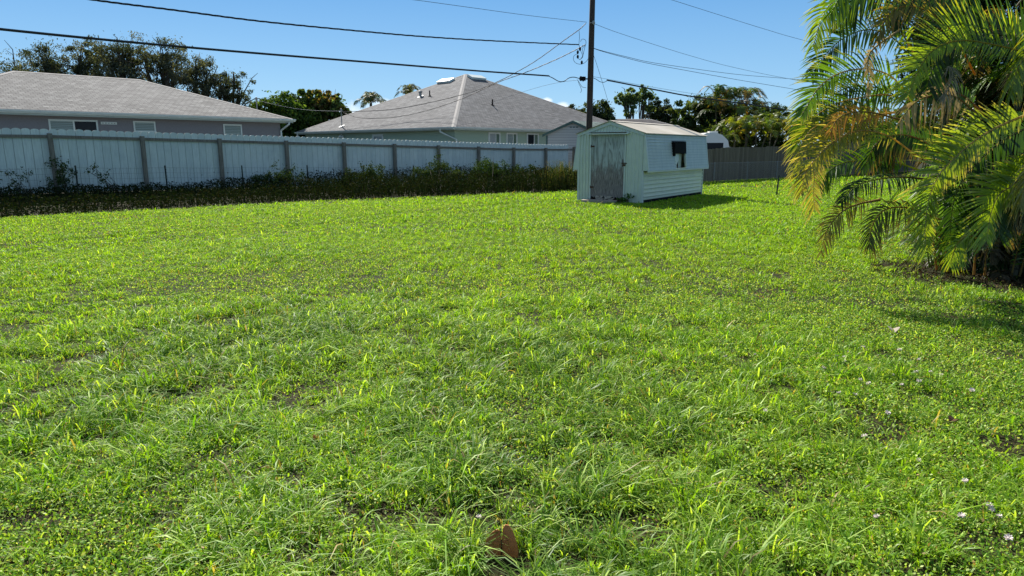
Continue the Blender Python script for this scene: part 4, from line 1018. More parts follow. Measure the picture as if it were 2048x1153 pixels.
wire('pale wire between the two house roof masts', [(686, 223, gx.y), (640, 222, 47), (600, 219, 44), (560, 212, 40), (514, 201, 36.2)], .012, 'steel')
wire('faint thin wire leaving the pole clamp low towards the green house', [(1160, 160, 31), (1110, 167, 34), (1060, 180, 40), (1000, 200, 46), (960, 212, 49)], .007, 'wire2')
wire('thin wire from the pole insulator sloping down to the right', [(1188, 48, 31), (1230, 64, 32.5), (1300, 87, 35), (1380, 112, 38), (1470, 136, 41), (1600, 162, 46), (1760, 185, 52)], .009, 'wire2')
wire('upper of the two joined cables sloping right from mid pole', [(1179, 93, 31), (1200, 101, 31.5), (1260, 116, 33), (1300, 125, 34), (1380, 137, 37), (1480, 150, 40), (1600, 160, 44), (1760, 176, 50)], .011, 'wire2')
wire('lower of the two joined cables sloping right from mid pole', [(1179, 93, 30.96), (1200, 102, 31.5), (1260, 118.5, 33), (1300, 128, 34), (1380, 143, 36), (1480, 161, 39), (1600, 181, 42), (1760, 208, 47)], .011, 'wire')
wire('thick black cable running right from the pole towards the palm', [(1214, 161, 31.8), (1260, 170, 33), (1320, 182, 34.5), (1380, 193, 36), (1480, 207, 39), (1570, 220, 42), (1760, 246, 50)], .034)
wire('slack loop joining the thick right cable to the pole clamp', [(1182, 154.5, 31), (1192, 159, 31.2), (1200, 164, 31.4), (1208, 165, 31.6), (1216, 161, 31.8)], .013)
wire('thin support wire just above the thick right cable', [(1182, 153, 31), (1215, 159, 32), (1300, 174, 34), (1380, 187, 36), (1480, 202, 39), (1570, 214, 42), (1760, 239, 50)], .007, 'wire2')
wire('thin wire crossing the top edge right of the pole', [(1270, -22, 30), (1342, 0, 31), (1440, 31, 33), (1530, 59, 35), (1610, 82, 37), (1800, 130, 43)], .009, 'wire2')
wire('thin guy wire angling down right from the pole', [(1183, 98, 31), (1200, 150, 32.5), (1215, 200, 34), (1226, 240, 35.4), (1236, 278, 36.6), (1243, 300, 37.4)], .008, 'wire2', 0, 'guy_wire')

# ================================================================== BACKGROUND TREES
OAK = [(.036, .050, .032), (.058, .072, .050), (.085, .098, .070), (.14, .145, .11)]
def cl(lst, Y): return [tuple(at(x, y, Y+dy))+(r,) for x, y, r, dy in lst]
rows = [((30, 145), 46, 'broad dark tree at the far left above the grey roof', [(10, 150, 2.0, 0), (45, 135, 1.6, 1), (-25, 165, 2.2, 0), (60, 160, 1.5, 0), (35, 170, 1.8, 0)], 5200),
        ((95, 120), 47, 'dark feathery tree second from left above the grey roof ridge', [(92, 110, 1.4, 0), (110, 125, 1.3, 0), (85, 140, 1.5, 1), (120, 150, 1.4, 0), (100, 160, 1.4, 0)], 5600),
        ((165, 120), 48, 'open dark tree with sky gaps left of the tallest crown', [(160, 112, 1.2, 0), (182, 108, 1.1, 0), (172, 130, 1.3, 0), (195, 145, 1.2, 0), (160, 150, 1.1, 0)], 5200),
        ((240, 115), 47, 'tallest dark tree crown above the grey roof', [(245, 98, 1.4, 0), (225, 115, 1.5, 0), (255, 120, 1.5, 0), (240, 140, 1.8, 0), (262, 152, 1.4, 0), (218, 145, 1.2, 0)], 8200),
        ((320, 120), 48, 'dense dark tree right of the tallest crown', [(290, 115, 1.1, 0), (325, 110, 1.7, 0), (345, 125, 1.6, 0), (315, 145, 1.9, 0), (350, 155, 1.5, 0), (300, 160, 1.3, 0)], 9000),
        ((405, 160), 49, 'dark rounded tree over the descending grey roof hip', [(395, 135, 1.2, 0), (385, 155, 1.5, 0), (410, 165, 1.6, 0), (425, 160, 1.2, 0), (375, 175, 1.3, 0), (415, 185, 1.4, 0)], 7200),
        ((465, 185), 50, 'thin lighter tree at the right end of the dark row', [(455, 165, 1.0, 0), (470, 155, .9, 0), (485, 180, 1.1, 0), (450, 190, 1.3, 0), (478, 200, 1.2, 0), (440, 178, .9, 0)], 3800)]
for i, ((tx, ty), Y, lab, c, n) in enumerate(rows):
    b = at(tx, 298, Y); cols = OAK if i < 6 else [(.06, .075, .035), (.09, .10, .045)]
    tree('dark_tree', lab, 'tree', (b.x, b.y, 0), cl(c, Y), int(n*1.35), .13, cols, 'dark trees behind the grey house', .28, 10, .58, .5, 20+i)
GR = [(.045, .095, .020), (.085, .155, .028), (.12, .19, .04), (.03, .06, .016)]
def lt(name, lab, cat_, x, Y, c, n, ls, cols, seed, **k):
    b = at(x, 298, Y); return tree(name, lab, cat_, (b.x, b.y, 0), cl(c, Y), n, ls, cols, None, k.pop('tr', .2), seed=seed, **k)
lt('leafy_tree', 'bushy green tree between the grey and green houses', 'tree', 570, 58, [(560, 212, 1.6, 0), (530, 230, 1.6, 0), (580, 225, 1.8, 0), (560, 245, 2.4, 0), (600, 245, 1.8, 0), (590, 270, 2.2, 0)], 13000, .24, GR, 41, aspect=.6)
lt('leafy_tree', 'bright broadleaf tree with large leaves left of the green house roof', 'tree', 645, 60, [(640, 205, 1.3, 0), (615, 195, .6, 0), (665, 212, 1.3, 0), (630, 225, 1.9, 0), (660, 232, 1.8, 0), (640, 250, 2.2, 0), (675, 198, .4, 0)], 9500, .34, [(.055, .11, .022), (.11, .18, .035), (.15, .20, .05), (.03, .055, .016), (.16, .12, .04)], 42, aspect=.65)
lt('leafy_tree', 'small dark treetop just left of the pole over the roof edge', 'tree', 1160, 80, [(1142, 222, .8, 0), (1150, 232, 1.6, 0), (1165, 226, 1.2, 0)], 2600, .3, OAK, 43)
lt('leafy_tree', 'round dark green treetop just right of the pole', 'tree', 1197, 75, [(1192, 222, 1.5, 0), (1205, 230, 1.8, 0), (1180, 232, 1.5, 0), (1215, 238, 1.2, 0), (1195, 240, 2, 0)], 5200, .28, [(.045, .07, .03), (.07, .10, .04), (.03, .045, .02)], 44)
PI_ = [(.08, .13, .04), (.13, .20, .06), (.18, .24, .09), (.05, .08, .035)]
lt('slender_tree', 'slender tall tree with flat leafy crown beyond the shed roof', 'tree', 1259, 80, [(1245, 196, 1.3, 0), (1256, 190, 1.1, 0), (1268, 200, 1.3, 0), (1250, 205, .9, 0), (1262, 226, .9, 0), (1268, 206, 1.0, 0), (1256, 212, .5, 0)], 4200, .26, PI_, 45, tr=.28, squash=.7)
lt('slender_tree', 'slender forked tree with tufted crown right of its neighbour', 'tree', 1281, 82, [(1280, 190, .8, 0), (1292, 183, 1.0, 0), (1300, 194, .9, 0), (1283, 200, .8, 0), (1290, 196, .6, 0), (1288, 220, .7, 0), (1302, 218, .8, 0)], 3400, .26, PI_, 46, tr=.22, squash=.7)
lt('leafy_tree', 'low dark tree behind the dark brown roof', 'tree', 1320, 84, [(1310, 230, 1.4, 0), (1325, 226, 1.5, 0), (1340, 235, 1.5, 0), (1330, 245, 2.2, 0), (1350, 232, 1.0, 0), (1305, 242, 1.6, 0)], 6500, .3, [(.025, .04, .018), (.04, .055, .025), (.055, .07, .03)], 47)
lt('leafy_tree', 'big dark broadleaf tree right of the shed behind the brown fence', 'tree', 1400, 52, [(1395, 215, 1.3, 0), (1375, 232, 1.4, 0), (1408, 225, 1.6, 0), (1420, 240, 1.8, 0), (1390, 248, 1.8, 0), (1440, 225, 1.8, 0), (1365, 250, .8, 0), (1450, 250, 2, 0), (1480, 235, 1.6, 0)], 13000, .23, [(.03, .055, .016), (.045, .08, .02), (.075, .11, .03), (.10, .12, .04)], 48, aspect=.6)
lt('umbrella_tree', 'distant round umbrella shaped tree left of the palm', 'tree', 1540, 85, [(1530, 226, 1.5, 0), (1545, 222, 1.6, 0), (1558, 232, 1.3, 0), (1522, 236, 1.2, 0), (1545, 240, 1.2, 0)], 6500, .26, [(.05, .085, .025), (.075, .12, .035)], 49, tr=.25, squash=.6)
lt('leafy_tree', 'shrubby sunlit tree showing between palm fronds above the fence', 'tree', 1760, 52, [(1760, 262, 1.6, 0), (1800, 255, 1.8, 0), (1720, 270, 1.3, 0), (1840, 262, 1.8, 0), (1880, 250, 2, 0)], 8000, .26, [(.10, .17, .03), (.14, .2, .03), (.05, .09, .02)], 50)

lt('leafy_tree', 'low leafy hedge tree filling the gap under the tall palm clump', 'tree', 1480, 47, [(1440, 262, 1.0, 0), (1470, 255, 1.2, 0), (1500, 262, 1.1, 0), (1530, 262, 1.1, 0), (1560, 264, 1.1, 0), (1590, 262, 1.1, 0), (1455, 282, 1.1, 0), (1490, 284, 1.2, 0), (1525, 284, 1.2, 0), (1565, 284, 1.2, 0)], 12000, .2, [(.05, .09, .02), (.08, .13, .025), (.12, .16, .03), (.03, .05, .015)], 52)
lt('leafy_tree', 'leafy hedge tree behind the fence seen through the near palm', 'tree', 1700, 50, [(x, y, 1.3, 0) for x in range(1620, 1900, 34) for y in (268, 285)], 9000, .22, [(.06, .10, .02), (.10, .15, .03), (.04, .06, .018)], 53)
def palm_clump(name, label, base, heads, nf, flen, leaf, cols, seed, stem_r=.06, spread=.3, width=.05, group=None, nl=22, arch=1.0, straight=False, trunk=True):
    rng = np.random.default_rng(seed); t = thing(name, label, 'palm tree', base, group); base = Vector(base)
    for hd in heads:
        hd = Vector(hd); b = base+Vector((rng.uniform(-1, 1)*spread, rng.uniform(-1, 1)*spread, 0)) if len(heads) > 1 else base
        b.x = b.x*.5+hd.x*.5 if len(heads) > 1 else b.x
        if trunk:
            mb = MB(); mb.tube(spline([b, b.lerp(hd, .5)+Vector((rng.uniform(-.1, .1), 0, 0)), hd], 8), [stem_r*(1.2-.06*i) for i in range(8)], 7); mb.build('trunk', 'palmtrunk', t)
        Vs, Fs, Cs = [], [], []; o = 0
        for k in range(nf):
            az = 2*math.pi*(k*.382)+rng.uniform(-.3, .3); el = R(rng.uniform(10, 85)) if k > 1 else R(85); L_ = flen*rng.uniform(.75, 1.1)
            d = Vector((math.cos(az)*math.cos(el), math.sin(az)*math.cos(el), math.sin(el))); h = Vector((math.cos(az), math.sin(az), 0))
            p1 = hd+d*L_*.35; p2 = p1+(d*.6+h*.35-UP*.22*arch)*L_*.35; p3 = p2+(d*.2+h*.6-UP*.75*arch)*L_*.35
            c = np.array(cols[rng.integers(0, len(cols))])
            V, Fc, C = frond_arrays([hd, p1, p2, p3], nl, leaf, (0.1, -.2, 1), c, c*np.array([1.5, 1.0, .8]), .5, width, rng=rng, segs=2)
            Vs.append(V); Fs.append(Fc+o); Cs.append(C); o += len(V)
        np_mesh('crown', np.concatenate(Vs), [np.concatenate(Fs)], np.concatenate(Cs), 'frond', t)
    return t
CO = [(.05, .085, .03), (.08, .11, .04), (.12, .12, .05)]
Y = 75; b = at(742, 298, Y); palm_clump('coconut_palm', 'coconut palm crown above the left slope of the green house roof', (b.x, b.y, 0), [at(742, 207, Y)], 17, 2.3, .75, CO, 61, .18, width=.10, nl=22)
Y = 80; b = at(820, 298, Y); palm_clump('coconut_palm', 'second smaller palm crown peeking over the green house roof ridge', (b.x, b.y, 0), [at(818, 190, Y)], 14, 2.2, .7, CO+[(.16, .15, .05)], 62, .18, width=.10, nl=20)
AR = [(.05, .10, .02), (.08, .14, .025), (.13, .15, .03), (.16, .11, .03)]
Y = 50; b = at(1460, 298, Y); palm_clump('areca_palm', 'tall feathery palm clump above the brown fence with orange fruit tones', (b.x, b.y, 0), [at(x, y, Y+dy) for x, y, dy in ((1432, 200, 0), (1450, 205, 1), (1470, 200, .5), (1492, 202, 0), (1508, 225, 0), (1440, 225, -1), (1480, 228, -1))], 11, 2.0, .55, AR, 63, .06, .8, width=.07, nl=20)
Y = 44; b = at(1480, 298, Y); palm_clump('areca_palm', 'low yellow green palm clump just behind the brown fence', (b.x, b.y, 0), [at(x, y, Y+dy) for x, y, dy in ((1450, 275, 0), (1470, 262, .5), (1492, 268, 0), (1512, 262, .4), (1535, 265, 0), (1560, 262, .5), (1585, 265, 0), (1500, 255, 1), (1545, 252, 1))], 10, 1.6, .45, [(.10, .17, .02), (.17, .22, .025), (.22, .19, .03), (.06, .11, .02)], 64, .05, .8, width=.06, nl=20)
Y = 46; b = at(1650, 298, Y); palm_clump('areca_palm', 'yellow green palm hedge behind the fence seen through the near palm', (b.x, b.y, 0), [at(x, y, Y) for x, y in ((1620, 262), (1650, 256), (1680, 262), (1720, 258), (1750, 265))], 10, 1.8, .5, [(.10, .17, .02), (.17, .22, .025), (.06, .11, .02)], 65, .05, .8, width=.06, nl=18)

# ================================================================== NEAR ARECA PALM
GRN = (.082, .170, .012); YGR = (.21, .31, .02); DKG = (.028, .070, .012); YEL = (.40, .34, .03); TAN = (.52, .37, .17); BRN = (.24, .14, .055); ORG = (.42, .22, .04)
def near_palm():
    rng = np.random.default_rng(77); base = Vector((6.3, 8.85, 0))
    t = thing('areca_palm', 'large multi-stemmed palm with arching green and browned fronds at the right', 'palm tree', base)
    heads = []
    for k in range(13):
        a = rng.uniform(0, 6.28); rr = rng.uniform(.1, .62); b = base+Vector((math.cos(a)*rr*1.1, math.sin(a)*rr*.7, -.02))
        ln = Vector((math.cos(a)*rr*.6, math.sin(a)*rr*.5, 0)); hgt = rng.uniform(1.3, 3.1); hd = b+ln*(hgt/2.2)+UP*hgt
        mb = MB(); n = 10; mb.tube(spline([b, b.lerp(hd, .5)+Vector((rng.uniform(-.05, .05), 0, 0)), hd], n), [.045*(1.15-.05*i) for i in range(n)], 8); mb.build('stem', 'palmtrunk', t); heads.append(hd)
    traces = []
    def tr(pts, Y0, Y1, nl, Lm, uref, col, tip, **k):
        traces.append((pts, Y0, Y1, nl, Lm, uref, dict(k)))
        n = len(pts); P = [at(x, y, Y0+(Y1-Y0)*i/(n-1)) for i, (x, y) in enumerate(pts)]
        k['width'] = k.get('width', .024)*1.0; frond('frond', t, P, int(nl*1.2), Lm*1.08, uref, col, tip, rng=rng, **k)
    cam = (0, -1, .15)
    # traced fronds (photo right to left / top to bottom)
    tr([(2170, 190), (2110, 140), (2048, 106), (2006, 94), (1949, 83), (1920, 82), (1886, 89), (1857, 109), (1840, 135), (1823, 172), (1817, 192)], 7.6, 7.0, 62, .52, (-.1, -1, .2), YGR, YEL, sides=(1, .35), droop=.10, width=.026, fwd=.8, raise_=.15, endlen=.5)
    tr([(1830, 215), (1790, 160), (1748, 140), (1708, 140), (1674, 149), (1651, 163), (1631, 183), (1614, 212), (1602, 232)], 8.4, 7.7, 48, .46, (.1, -1, .35), (.10, .20, .015), (.50, .44, .22), sides=(1, .45), droop=.30, width=.026, fwd=.9, raise_=.1, endlen=.55)
    tr([(1850, 150), (1800, 60), (1765, 15), (1700, -8), (1662, 8), (1640, 45), (1626, 92)], 8.6, 7.8, 46, .42, (.1, -1, .4), YGR, (.50, .44, .20), sides=(1, .7), droop=.4, width=.026, endlen=.5)
    tr([(1770, 230), (1735, 240), (1708, 255), (1684, 276), (1656, 292), (1637, 314), (1629, 349), (1627, 384), (1629, 418)], 8.1, 7.6, 46, .42, (.2, -1, .5), (.30, .27, .06), (.60, .46, .26), sides=(1, .45), droop=.35, width=.024, dead=.12, endlen=.45, fwd=.5)
    tr([(1810, 200), (1770, 190), (1720, 196), (1680, 205), (1645, 222), (1615, 250), (1596, 290)], 8.5, 7.9, 44, .48, (.1, -1, .6), GRN, TAN, sides=(1, .8), droop=.40, width=.024, endlen=.5)
    tr([(1790, 225), (1740, 232), (1690, 236), (1650, 246), (1620, 262), (1600, 300), (1592, 345)], 8.3, 7.7, 42, .42, (.1, -1, .5), (.22, .25, .04), (.60, .46, .24), sides=(1, .4), droop=.3, width=.022, dead=.1)
    tr([(2110, 215), (2048, 232), (2006, 249), (1963, 272), (1929, 298), (1909, 317), (1881, 345), (1862, 385), (1853, 425), (1850, 465), (1852, 500)], 7.3, 6.9, 66, .52, (.35, -1, .25), (.21, .29, .03), (.50, .40, .18), sides=(1, .45), droop=.16, width=.030, fwd=.35, raise_=.05, endlen=.5)
    tr([(1860, 360), (1810, 355), (1770, 357), (1728, 366), (1700, 380), (1682, 405)], 7.8, 7.4, 36, .26, (0, -.6, 1), DKG, BRN, droop=.7, width=.020, raise_=.35, dead=.15)
    tr([(1760, 400), (1720, 408), (1690, 420), (1668, 440), (1652, 466), (1642, 505)], 7.5, 7.3, 34, .26, (.1, -1, .5), (.26, .22, .03), BRN, droop=.3, width=.018, sides=(.9, .9), dead=.15)
    tr([(1880, 440), (1830, 420), (1800, 415), (1770, 420), (1750, 440), (1740, 470), (1738, 494)], 7.4, 7.1, 38, .27, (.1, -1, .6), (.10, .12, .02), ORG, droop=.55, width=.020, sides=(1, 1), dead=.15)
    tr([(2120, 300), (2048, 345), (2027, 369), (1996, 392), (1980, 435), (1974, 480)], 7.0, 6.7, 52, .50, (.3, -1, .2), YGR, (.38, .33, .13), sides=(1, .4), droop=.18, width=.030, fwd=.5, raise_=.05, endlen=.5)
    tr([(2130, 250), (2090, 300), (2062, 345), (2046, 385), (2040, 410)], 6.9, 6.7, 30, .42, (.3, -1, .2), (.26, .25, .05), TAN, sides=(1, .4), droop=.5, width=.026)
    tr([(1960, 480), (1935, 472), (1915, 487), (1905, 510), (1900, 530)], 7.2, 7.1, 24, .22, (.2, -1, .5), YGR, YEL, droop=.4, width=.018)
    tr([(1850, 345), (1790, 325), (1740, 322), (1690, 325), (1655, 345), (1640, 375)], 8.8, 8.4, 44, .36, (.1, -.8, .8), GRN, YGR, sides=(1, 1), droop=.3, width=.024)
    tr([(2120, 40), (2080, 60), (2050, 110), (2030, 150), (2022, 190)], 6.9, 6.7, 34, .42, (.3, -1, .1), (.15, .22, .02), YEL, sides=(1, .5), droop=.6, width=.026)
    tr([(1950, 150), (1900, 60), (1850, 20), (1800, 15), (1770, 40), (1755, 80)], 8.0, 7.7, 44, .38, (.1, -1, .4), (.20, .16, .03), ORG, sides=(1, .7), droop=.35, width=.022, dead=.1)
    tr([(1960, 235), (1920, 200), (1890, 190), (1850, 195), (1820, 215), (1800, 245)], 7.6, 7.3, 26, .32, (.1, -1, .5), TAN, BRN, sides=(1, 1), droop=.6, width=.028, dead=.5)
    tr([(1800, 60), (1745, 100), (1735, 130), (1738, 160), (1736, 195)], 7.9, 7.7, 16, .10, (.1, -1, .5), TAN, (.5, .4, .25), sides=(1, 1), droop=.4, width=.03, dead=.4)
    tr([(1890, 170), (1895, 135), (1905, 150), (1893, 185), (1885, 200)], 7.5, 7.3, 24, .16, (.1, -1, .5), (.28, .25, .20), (.35, .3, .25), sides=(1, 1), droop=.9, width=.012, dead=.3)
    tr([(1860, 260), (1790, 192), (1725, 172), (1672, 186), (1634, 222), (1608, 268)], 8.7, 8.2, 46, .44, (.1, -1, .5), DKG, GRN, sides=(1, .8), droop=.35, width=.026)
    tr([(1830, 310), (1775, 272), (1722, 262), (1680, 276), (1642, 305), (1612, 345), (1602, 385)], 8.0, 7.6, 46, .44, (.1, -1, .5), (.24, .26, .04), (.58, .44, .22), sides=(1, .5), droop=.35, width=.024, dead=.1)
    tr([(1960, 60), (1900, -15), (1820, -45), (1740, -45), (1690, -20), (1660, 30)], 8.2, 7.7, 50, .48, (.1, -1, .4), GRN, YGR, sides=(1, 1), droop=.4, width=.026)
    tr([(1900, 330), (1850, 285), (1800, 270), (1755, 285), (1730, 330)], 8.4, 8.1, 40, .40, (.1, -1, .5), DKG, BRN, sides=(1, .8), droop=.4, width=.026)
    tr([(1830, 130), (1790, 80), (1740, 60), (1690, 75), (1650, 110), (1622, 150)], 8.9, 8.4, 46, .44, (.1, -1, .4), DKG, GRN, sides=(1, .8), droop=.3, width=.026)
    tr([(2080, 420), (2020, 400), (1970, 420), (1930, 460), (1905, 520)], 7.6, 7.3, 44, .40, (.2, -1, .5), DKG, GRN, sides=(1, .8), droop=.35, width=.026)
    tr([(1800, 240), (1745, 226), (1702, 226), (1674, 240), (1660, 268)], 7.8, 7.6, 26, .26, (.1, -1, .5), ORG, BRN, sides=(1, .9), droop=.5, width=.022, dead=.5)
    for i, (pts, Y0, Y1, nl, Lm, uref, k) in enumerate(traces[:24]):
        if Lm < .3 or sum(p[0] for p in pts)/len(pts) < 1735: continue
        ox, oy = rng.uniform(8, 34), rng.uniform(-26, 26); k['dead'] = 0; k['sides'] = (1, .9); k['width'] = .030
        tr([(x+ox+j*2, y+oy) for j, (x, y) in enumerate(pts)], Y0+rng.uniform(.25, .5), Y1+rng.uniform(.25, .6), nl, Lm, uref, (DKG, (.035, .085, .012), (.05, .12, .012))[i % 3], (DKG, BRN, TAN)[i % 3], **k)
    # fronds leaving the stems all round (many are old and hanging)
    cols = [(GRN, YGR, 0), (GRN, BRN, 0), (DKG, BRN, .1), (DKG, GRN, 0), (YGR, YEL, 0), (YGR, TAN, .2), (GRN, TAN, .2), (BRN, TAN, .6), (DKG, DKG, 0), (GRN, ORG, .14)]
    for k in range(32):
        hd = heads[k % len(heads)]; az = rng.uniform(0, 6.28); c = cols[rng.integers(0, len(cols))]
        old = c[2] > .3 or rng.uniform() < .28; el = R(rng.uniform(-25, 25) if old else rng.uniform(25, 80)); L_ = rng.uniform(1.2, 2.1)
        d = Vector((math.cos(az)*math.cos(el), math.sin(az)*math.cos(el), math.sin(el))); h = Vector((math.cos(az), math.sin(az), 0)); s = hd+Vector((rng.uniform(-.1, .1), rng.uniform(-.1, .1), rng.uniform(-.5, .15)))
        # keep the traced outline clear: short reach towards the left of the photo and towards the lens
        if h.x < -.3: L_ *= .68
        if h.y < -.15: L_ *= .55
        p1 = s+d*L_*.35; p2 = p1+(d*.55+h*.4-UP*.25)*L_*.35; p3 = p2+(d*.15+h*.45-UP*.85)*L_*.35
        frond('frond', t, [s, p1, p2, p3], 46, rng.uniform(.34, .48), (rng.uniform(-.4, .4), rng.uniform(-.4, .4), 1), c[0], c[1], rng=rng, droop=rng.uniform(.3, .8), width=.027, dead=c[2], segs=3)
    Vs, Fs, Cs, o = [], [], [], 0
    for k in range(300):
        z = rng.uniform(.05, 1)**1.4*3.4; a = rng.uniform(0, 6.28); rr = rng.uniform(0, .75); s = base+Vector((math.cos(a)*rr+.15, math.sin(a)*rr*.7+.15, z)); az = rng.uniform(0, 6.28); el = R(rng.uniform(-60, 60)); L_ = rng.uniform(.6, 1.2)
        if math.cos(az) < -.2: L_ *= .65
        d = Vector((math.cos(az)*math.cos(el), math.sin(az)*math.cos(el), math.sin(el))); h = Vector((math.cos(az), math.sin(az), 0)); p1 = s+d*L_*.4; p2 = p1+(d*.5+h*.3-UP*.4)*L_*.4
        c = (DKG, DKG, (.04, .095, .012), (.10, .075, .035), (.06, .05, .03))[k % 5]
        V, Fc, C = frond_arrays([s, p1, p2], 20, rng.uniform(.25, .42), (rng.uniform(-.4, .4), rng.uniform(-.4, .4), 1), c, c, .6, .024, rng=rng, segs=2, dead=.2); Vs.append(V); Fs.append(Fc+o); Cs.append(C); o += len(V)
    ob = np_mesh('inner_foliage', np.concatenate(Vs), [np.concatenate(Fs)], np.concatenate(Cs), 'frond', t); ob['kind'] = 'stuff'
    # low suckers at the foot
    for k in range(18):
        a = rng.uniform(2.4, 6.2); s = base+Vector((math.cos(a)*.75, math.sin(a)*.5, .05)); h = Vector((math.cos(a), math.sin(a)*.6, 0)); L_ = rng.uniform(.5, .95)
        frond('frond', t, [s, s+h*.15*L_+UP*.5*L_, s+h*.45*L_+UP*.7*L_, s+h*.8*L_+UP*.55*L_], 18, .22, (0, -.3, 1), DKG if k % 3 else GRN, GRN if k % 2 else BRN, rng=rng, droop=.4, width=.018, segs=3)
    return t
near_palm()
_c = []; _r = random.Random(4)
for _k in range(54):
    _x = _r.uniform(1850, 2150); _y = _r.uniform(-70, 545)  # low clumps added to block sun from the palm's foot
    if _y > 300 and _x < 1890: continue
    _c.append((_x, _y, _r.uniform(.28, .5), _r.uniform(-.5, .6)))
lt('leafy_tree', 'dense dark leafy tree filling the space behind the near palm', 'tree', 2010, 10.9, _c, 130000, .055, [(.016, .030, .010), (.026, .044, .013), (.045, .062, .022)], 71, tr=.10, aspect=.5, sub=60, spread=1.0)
def litter():
    rng = np.random.default_rng(8); n = 5200; a = rng.uniform(0, 6.28, n); rr = rng.uniform(0, 1, n)**.6
    x = 6.5+np.cos(a)*rr*1.75; y = 8.85+np.sin(a)*rr*1.25
    V, Fc, C = rand_leaves(np.stack([x, y, rng.uniform(.004, .03, n)], 1), rng.uniform(.015, .075, n), np.array([(.04, .024, .014), (.075, .048, .028), (.02, .015, .010), (.16, .11, .06)])[rng.choice(4, n, p=[.4, .2, .33, .07])], .3, 1.2, .3, rng)
    tag(np_mesh('leaf_litter', V, [Fc], C, 'shadeleaf'), 'dark brown leaf litter on the soil under the near palm', 'leaf litter', kind='stuff')
litter()

# ================================================================== SMALL THINGS IN THE GRASS
def upright_leaf():
    b = ground_at(1005, 1112); b.z = -.01; t = thing('dry_leaf', 'reddish brown notched dry leaf standing upright in the foreground grass', 'leaf', b)
    prof = [(-.052, 0), (-.062, .035), (-.055, .072), (-.036, .092), (-.018, .100), (-.008, .092), (-.004, .060), (.0, .064), (.001, .102), (.010, .116), (.022, .115), (.036, .098), (.048, .062), (.056, .030), (.050, 0)]
    s = 1.15; V = []; mb = MB()
    half = [(-.052, .0), (-.062, .035), (-.055, .072), (-.036, .092), (-.018, .100), (-.008, .092), (-.004, .060), (-.002, 0)]
    half2 = [(-.002, 0), (-.003, .062), (.001, .102), (.010, .116), (.022, .115), (.036, .098), (.048, .062), (.056, .030), (.050, 0)]
    for hf, tilt in ((half, .10), (half2, -.16)):
        mb.slab([b+Vector((x*s, (x*tilt*1.6)+z*.22, z*s)) for x, z in hf], (0, .004, 0))
    mb.build('leaf_blade', 'deadleaf', t)
    mb = MB(); mb.tube([b+Vector((-.003, -.003, 0)), b+Vector((-.004, .012, .075))], .0025, 5); mb.build('leaf_stalk', 'rust', t)
upright_leaf()
def curled_leaf(px, py, s, label, mat='deadleaf', rot=0.4):
    b = ground_at(px, py); b.z = .02; mb = MB(); n = 9; rows = []
    for i in range(n):
        u = i/(n-1); w = s*.38*math.sin(math.pi*min(1, u*1.02+.02)); x = (u-.5)*s; z = .02*math.sin(u*3)+.01
        rows.append([(x, -w, z+abs(w)*.5), (x, 0, z), (x, w, z+abs(w)*.6)])
    cr, sr = math.cos(rot), math.sin(rot); T_ = lambda p: b+Vector((p[0]*cr-p[1]*sr, p[0]*sr+p[1]*cr, p[2]))
    for i in range(n-1):
        for k in range(2):
            q = [rows[i][k], rows[i+1][k], rows[i+1][k+1], rows[i][k+1]]; mb.slab([T_(p) for p in q], (0, 0, .0015))
    tag(mb.build('dry_leaf', mat), label, 'leaf')
curled_leaf(1905, 856, .075, 'curled brown dry leaf lying in the grass at the right', 'rust')
curled_leaf(1785, 655+15, .13, 'tan dry leaf lying near the edge of the palm shade', 'concrete', 1.2)
curled_leaf(632, 890, .035, 'tiny red fallen leaf in the grass left of centre', 'deadleaf', 1.3)
def flower_mesh():
    mb = MB(); rng = random.Random(1)
    for k in range(16):
        a = k*2.4; e = .15+.5*(k % 3)/2; r_ = .016; d = Vector((math.cos(a)*math.cos(e), math.sin(a)*math.cos(e), math.sin(e))); s = Vector((-math.sin(a), math.cos(a), 0))*.0035
        c = Vector((0, 0, .05)); mb.slab([c+d*.002-s*.4, c+d*r_-s, c+d*(r_+.003), c+d*r_+s, c+d*.002+s*.4], (0, 0, .001))
    mb.ball((0, 0, .052), .006, .006, .005, 8, 5)
    return mb
def stem_mesh():
    mb = MB(); mb.tube([(0, 0, -.01), (.002, 0, .025), (0, 0, .05)], .0012, 4); return mb
FL = {'small white flower head in the scattered patch right of mid lawn': [(1672, 712), (1693, 714), (1697, 722), (1738, 739), (1781, 749), (1659, 769), (1716, 762), (1832, 748), (1835, 765), (1862, 742), (1803, 773), (1701, 790), (1683, 790), (1799, 704), (1724, 697), (1834, 716), (1880, 752), (1745, 771), (1939, 782), (1768, 828), (1735, 742), (1991, 716)],
      'small white flower head in the lower right foreground grass': [(1535, 822), (1932, 965), (1975, 1020), (1998, 1033), (2012, 1078), (1925, 1040), (1843, 918), (1762, 1036), (1735, 882), (1975, 1019)],
      'small white flower head in the thin grass at the mid right': [(1452, 719), (1510, 708), (1418, 705), (1698, 700), (1640, 740)],
      'tiny pale flower just left of the upright brown leaf': [(950, 1040)]}
first = None
for lab, lst in FL.items():
    for (x, y) in lst:
        b = ground_at(x, y+6, .03); b.z = 0.0
        if first is None:
            t = thing('white_flower', lab, 'flower', (0, 0, 0), 'white flowers scattered in the lawn'); flower_mesh().build('petals', 'white_petal', t); stem_mesh().build('stalk', 'tpost', t); first = t
        else:
            t = first.copy(); COL.objects.link(t)
            for ch in list(first.children): c = ch.copy(); COL.objects.link(c); c.parent = t
        t['label'] = lab; t.location = b; t.rotation_euler = (random.uniform(-.4, .4), random.uniform(-.4, .4), random.uniform(0, 6)); s_ = random.uniform(.65, 1.0); t.scale = (s_, s_, s_*1.35)

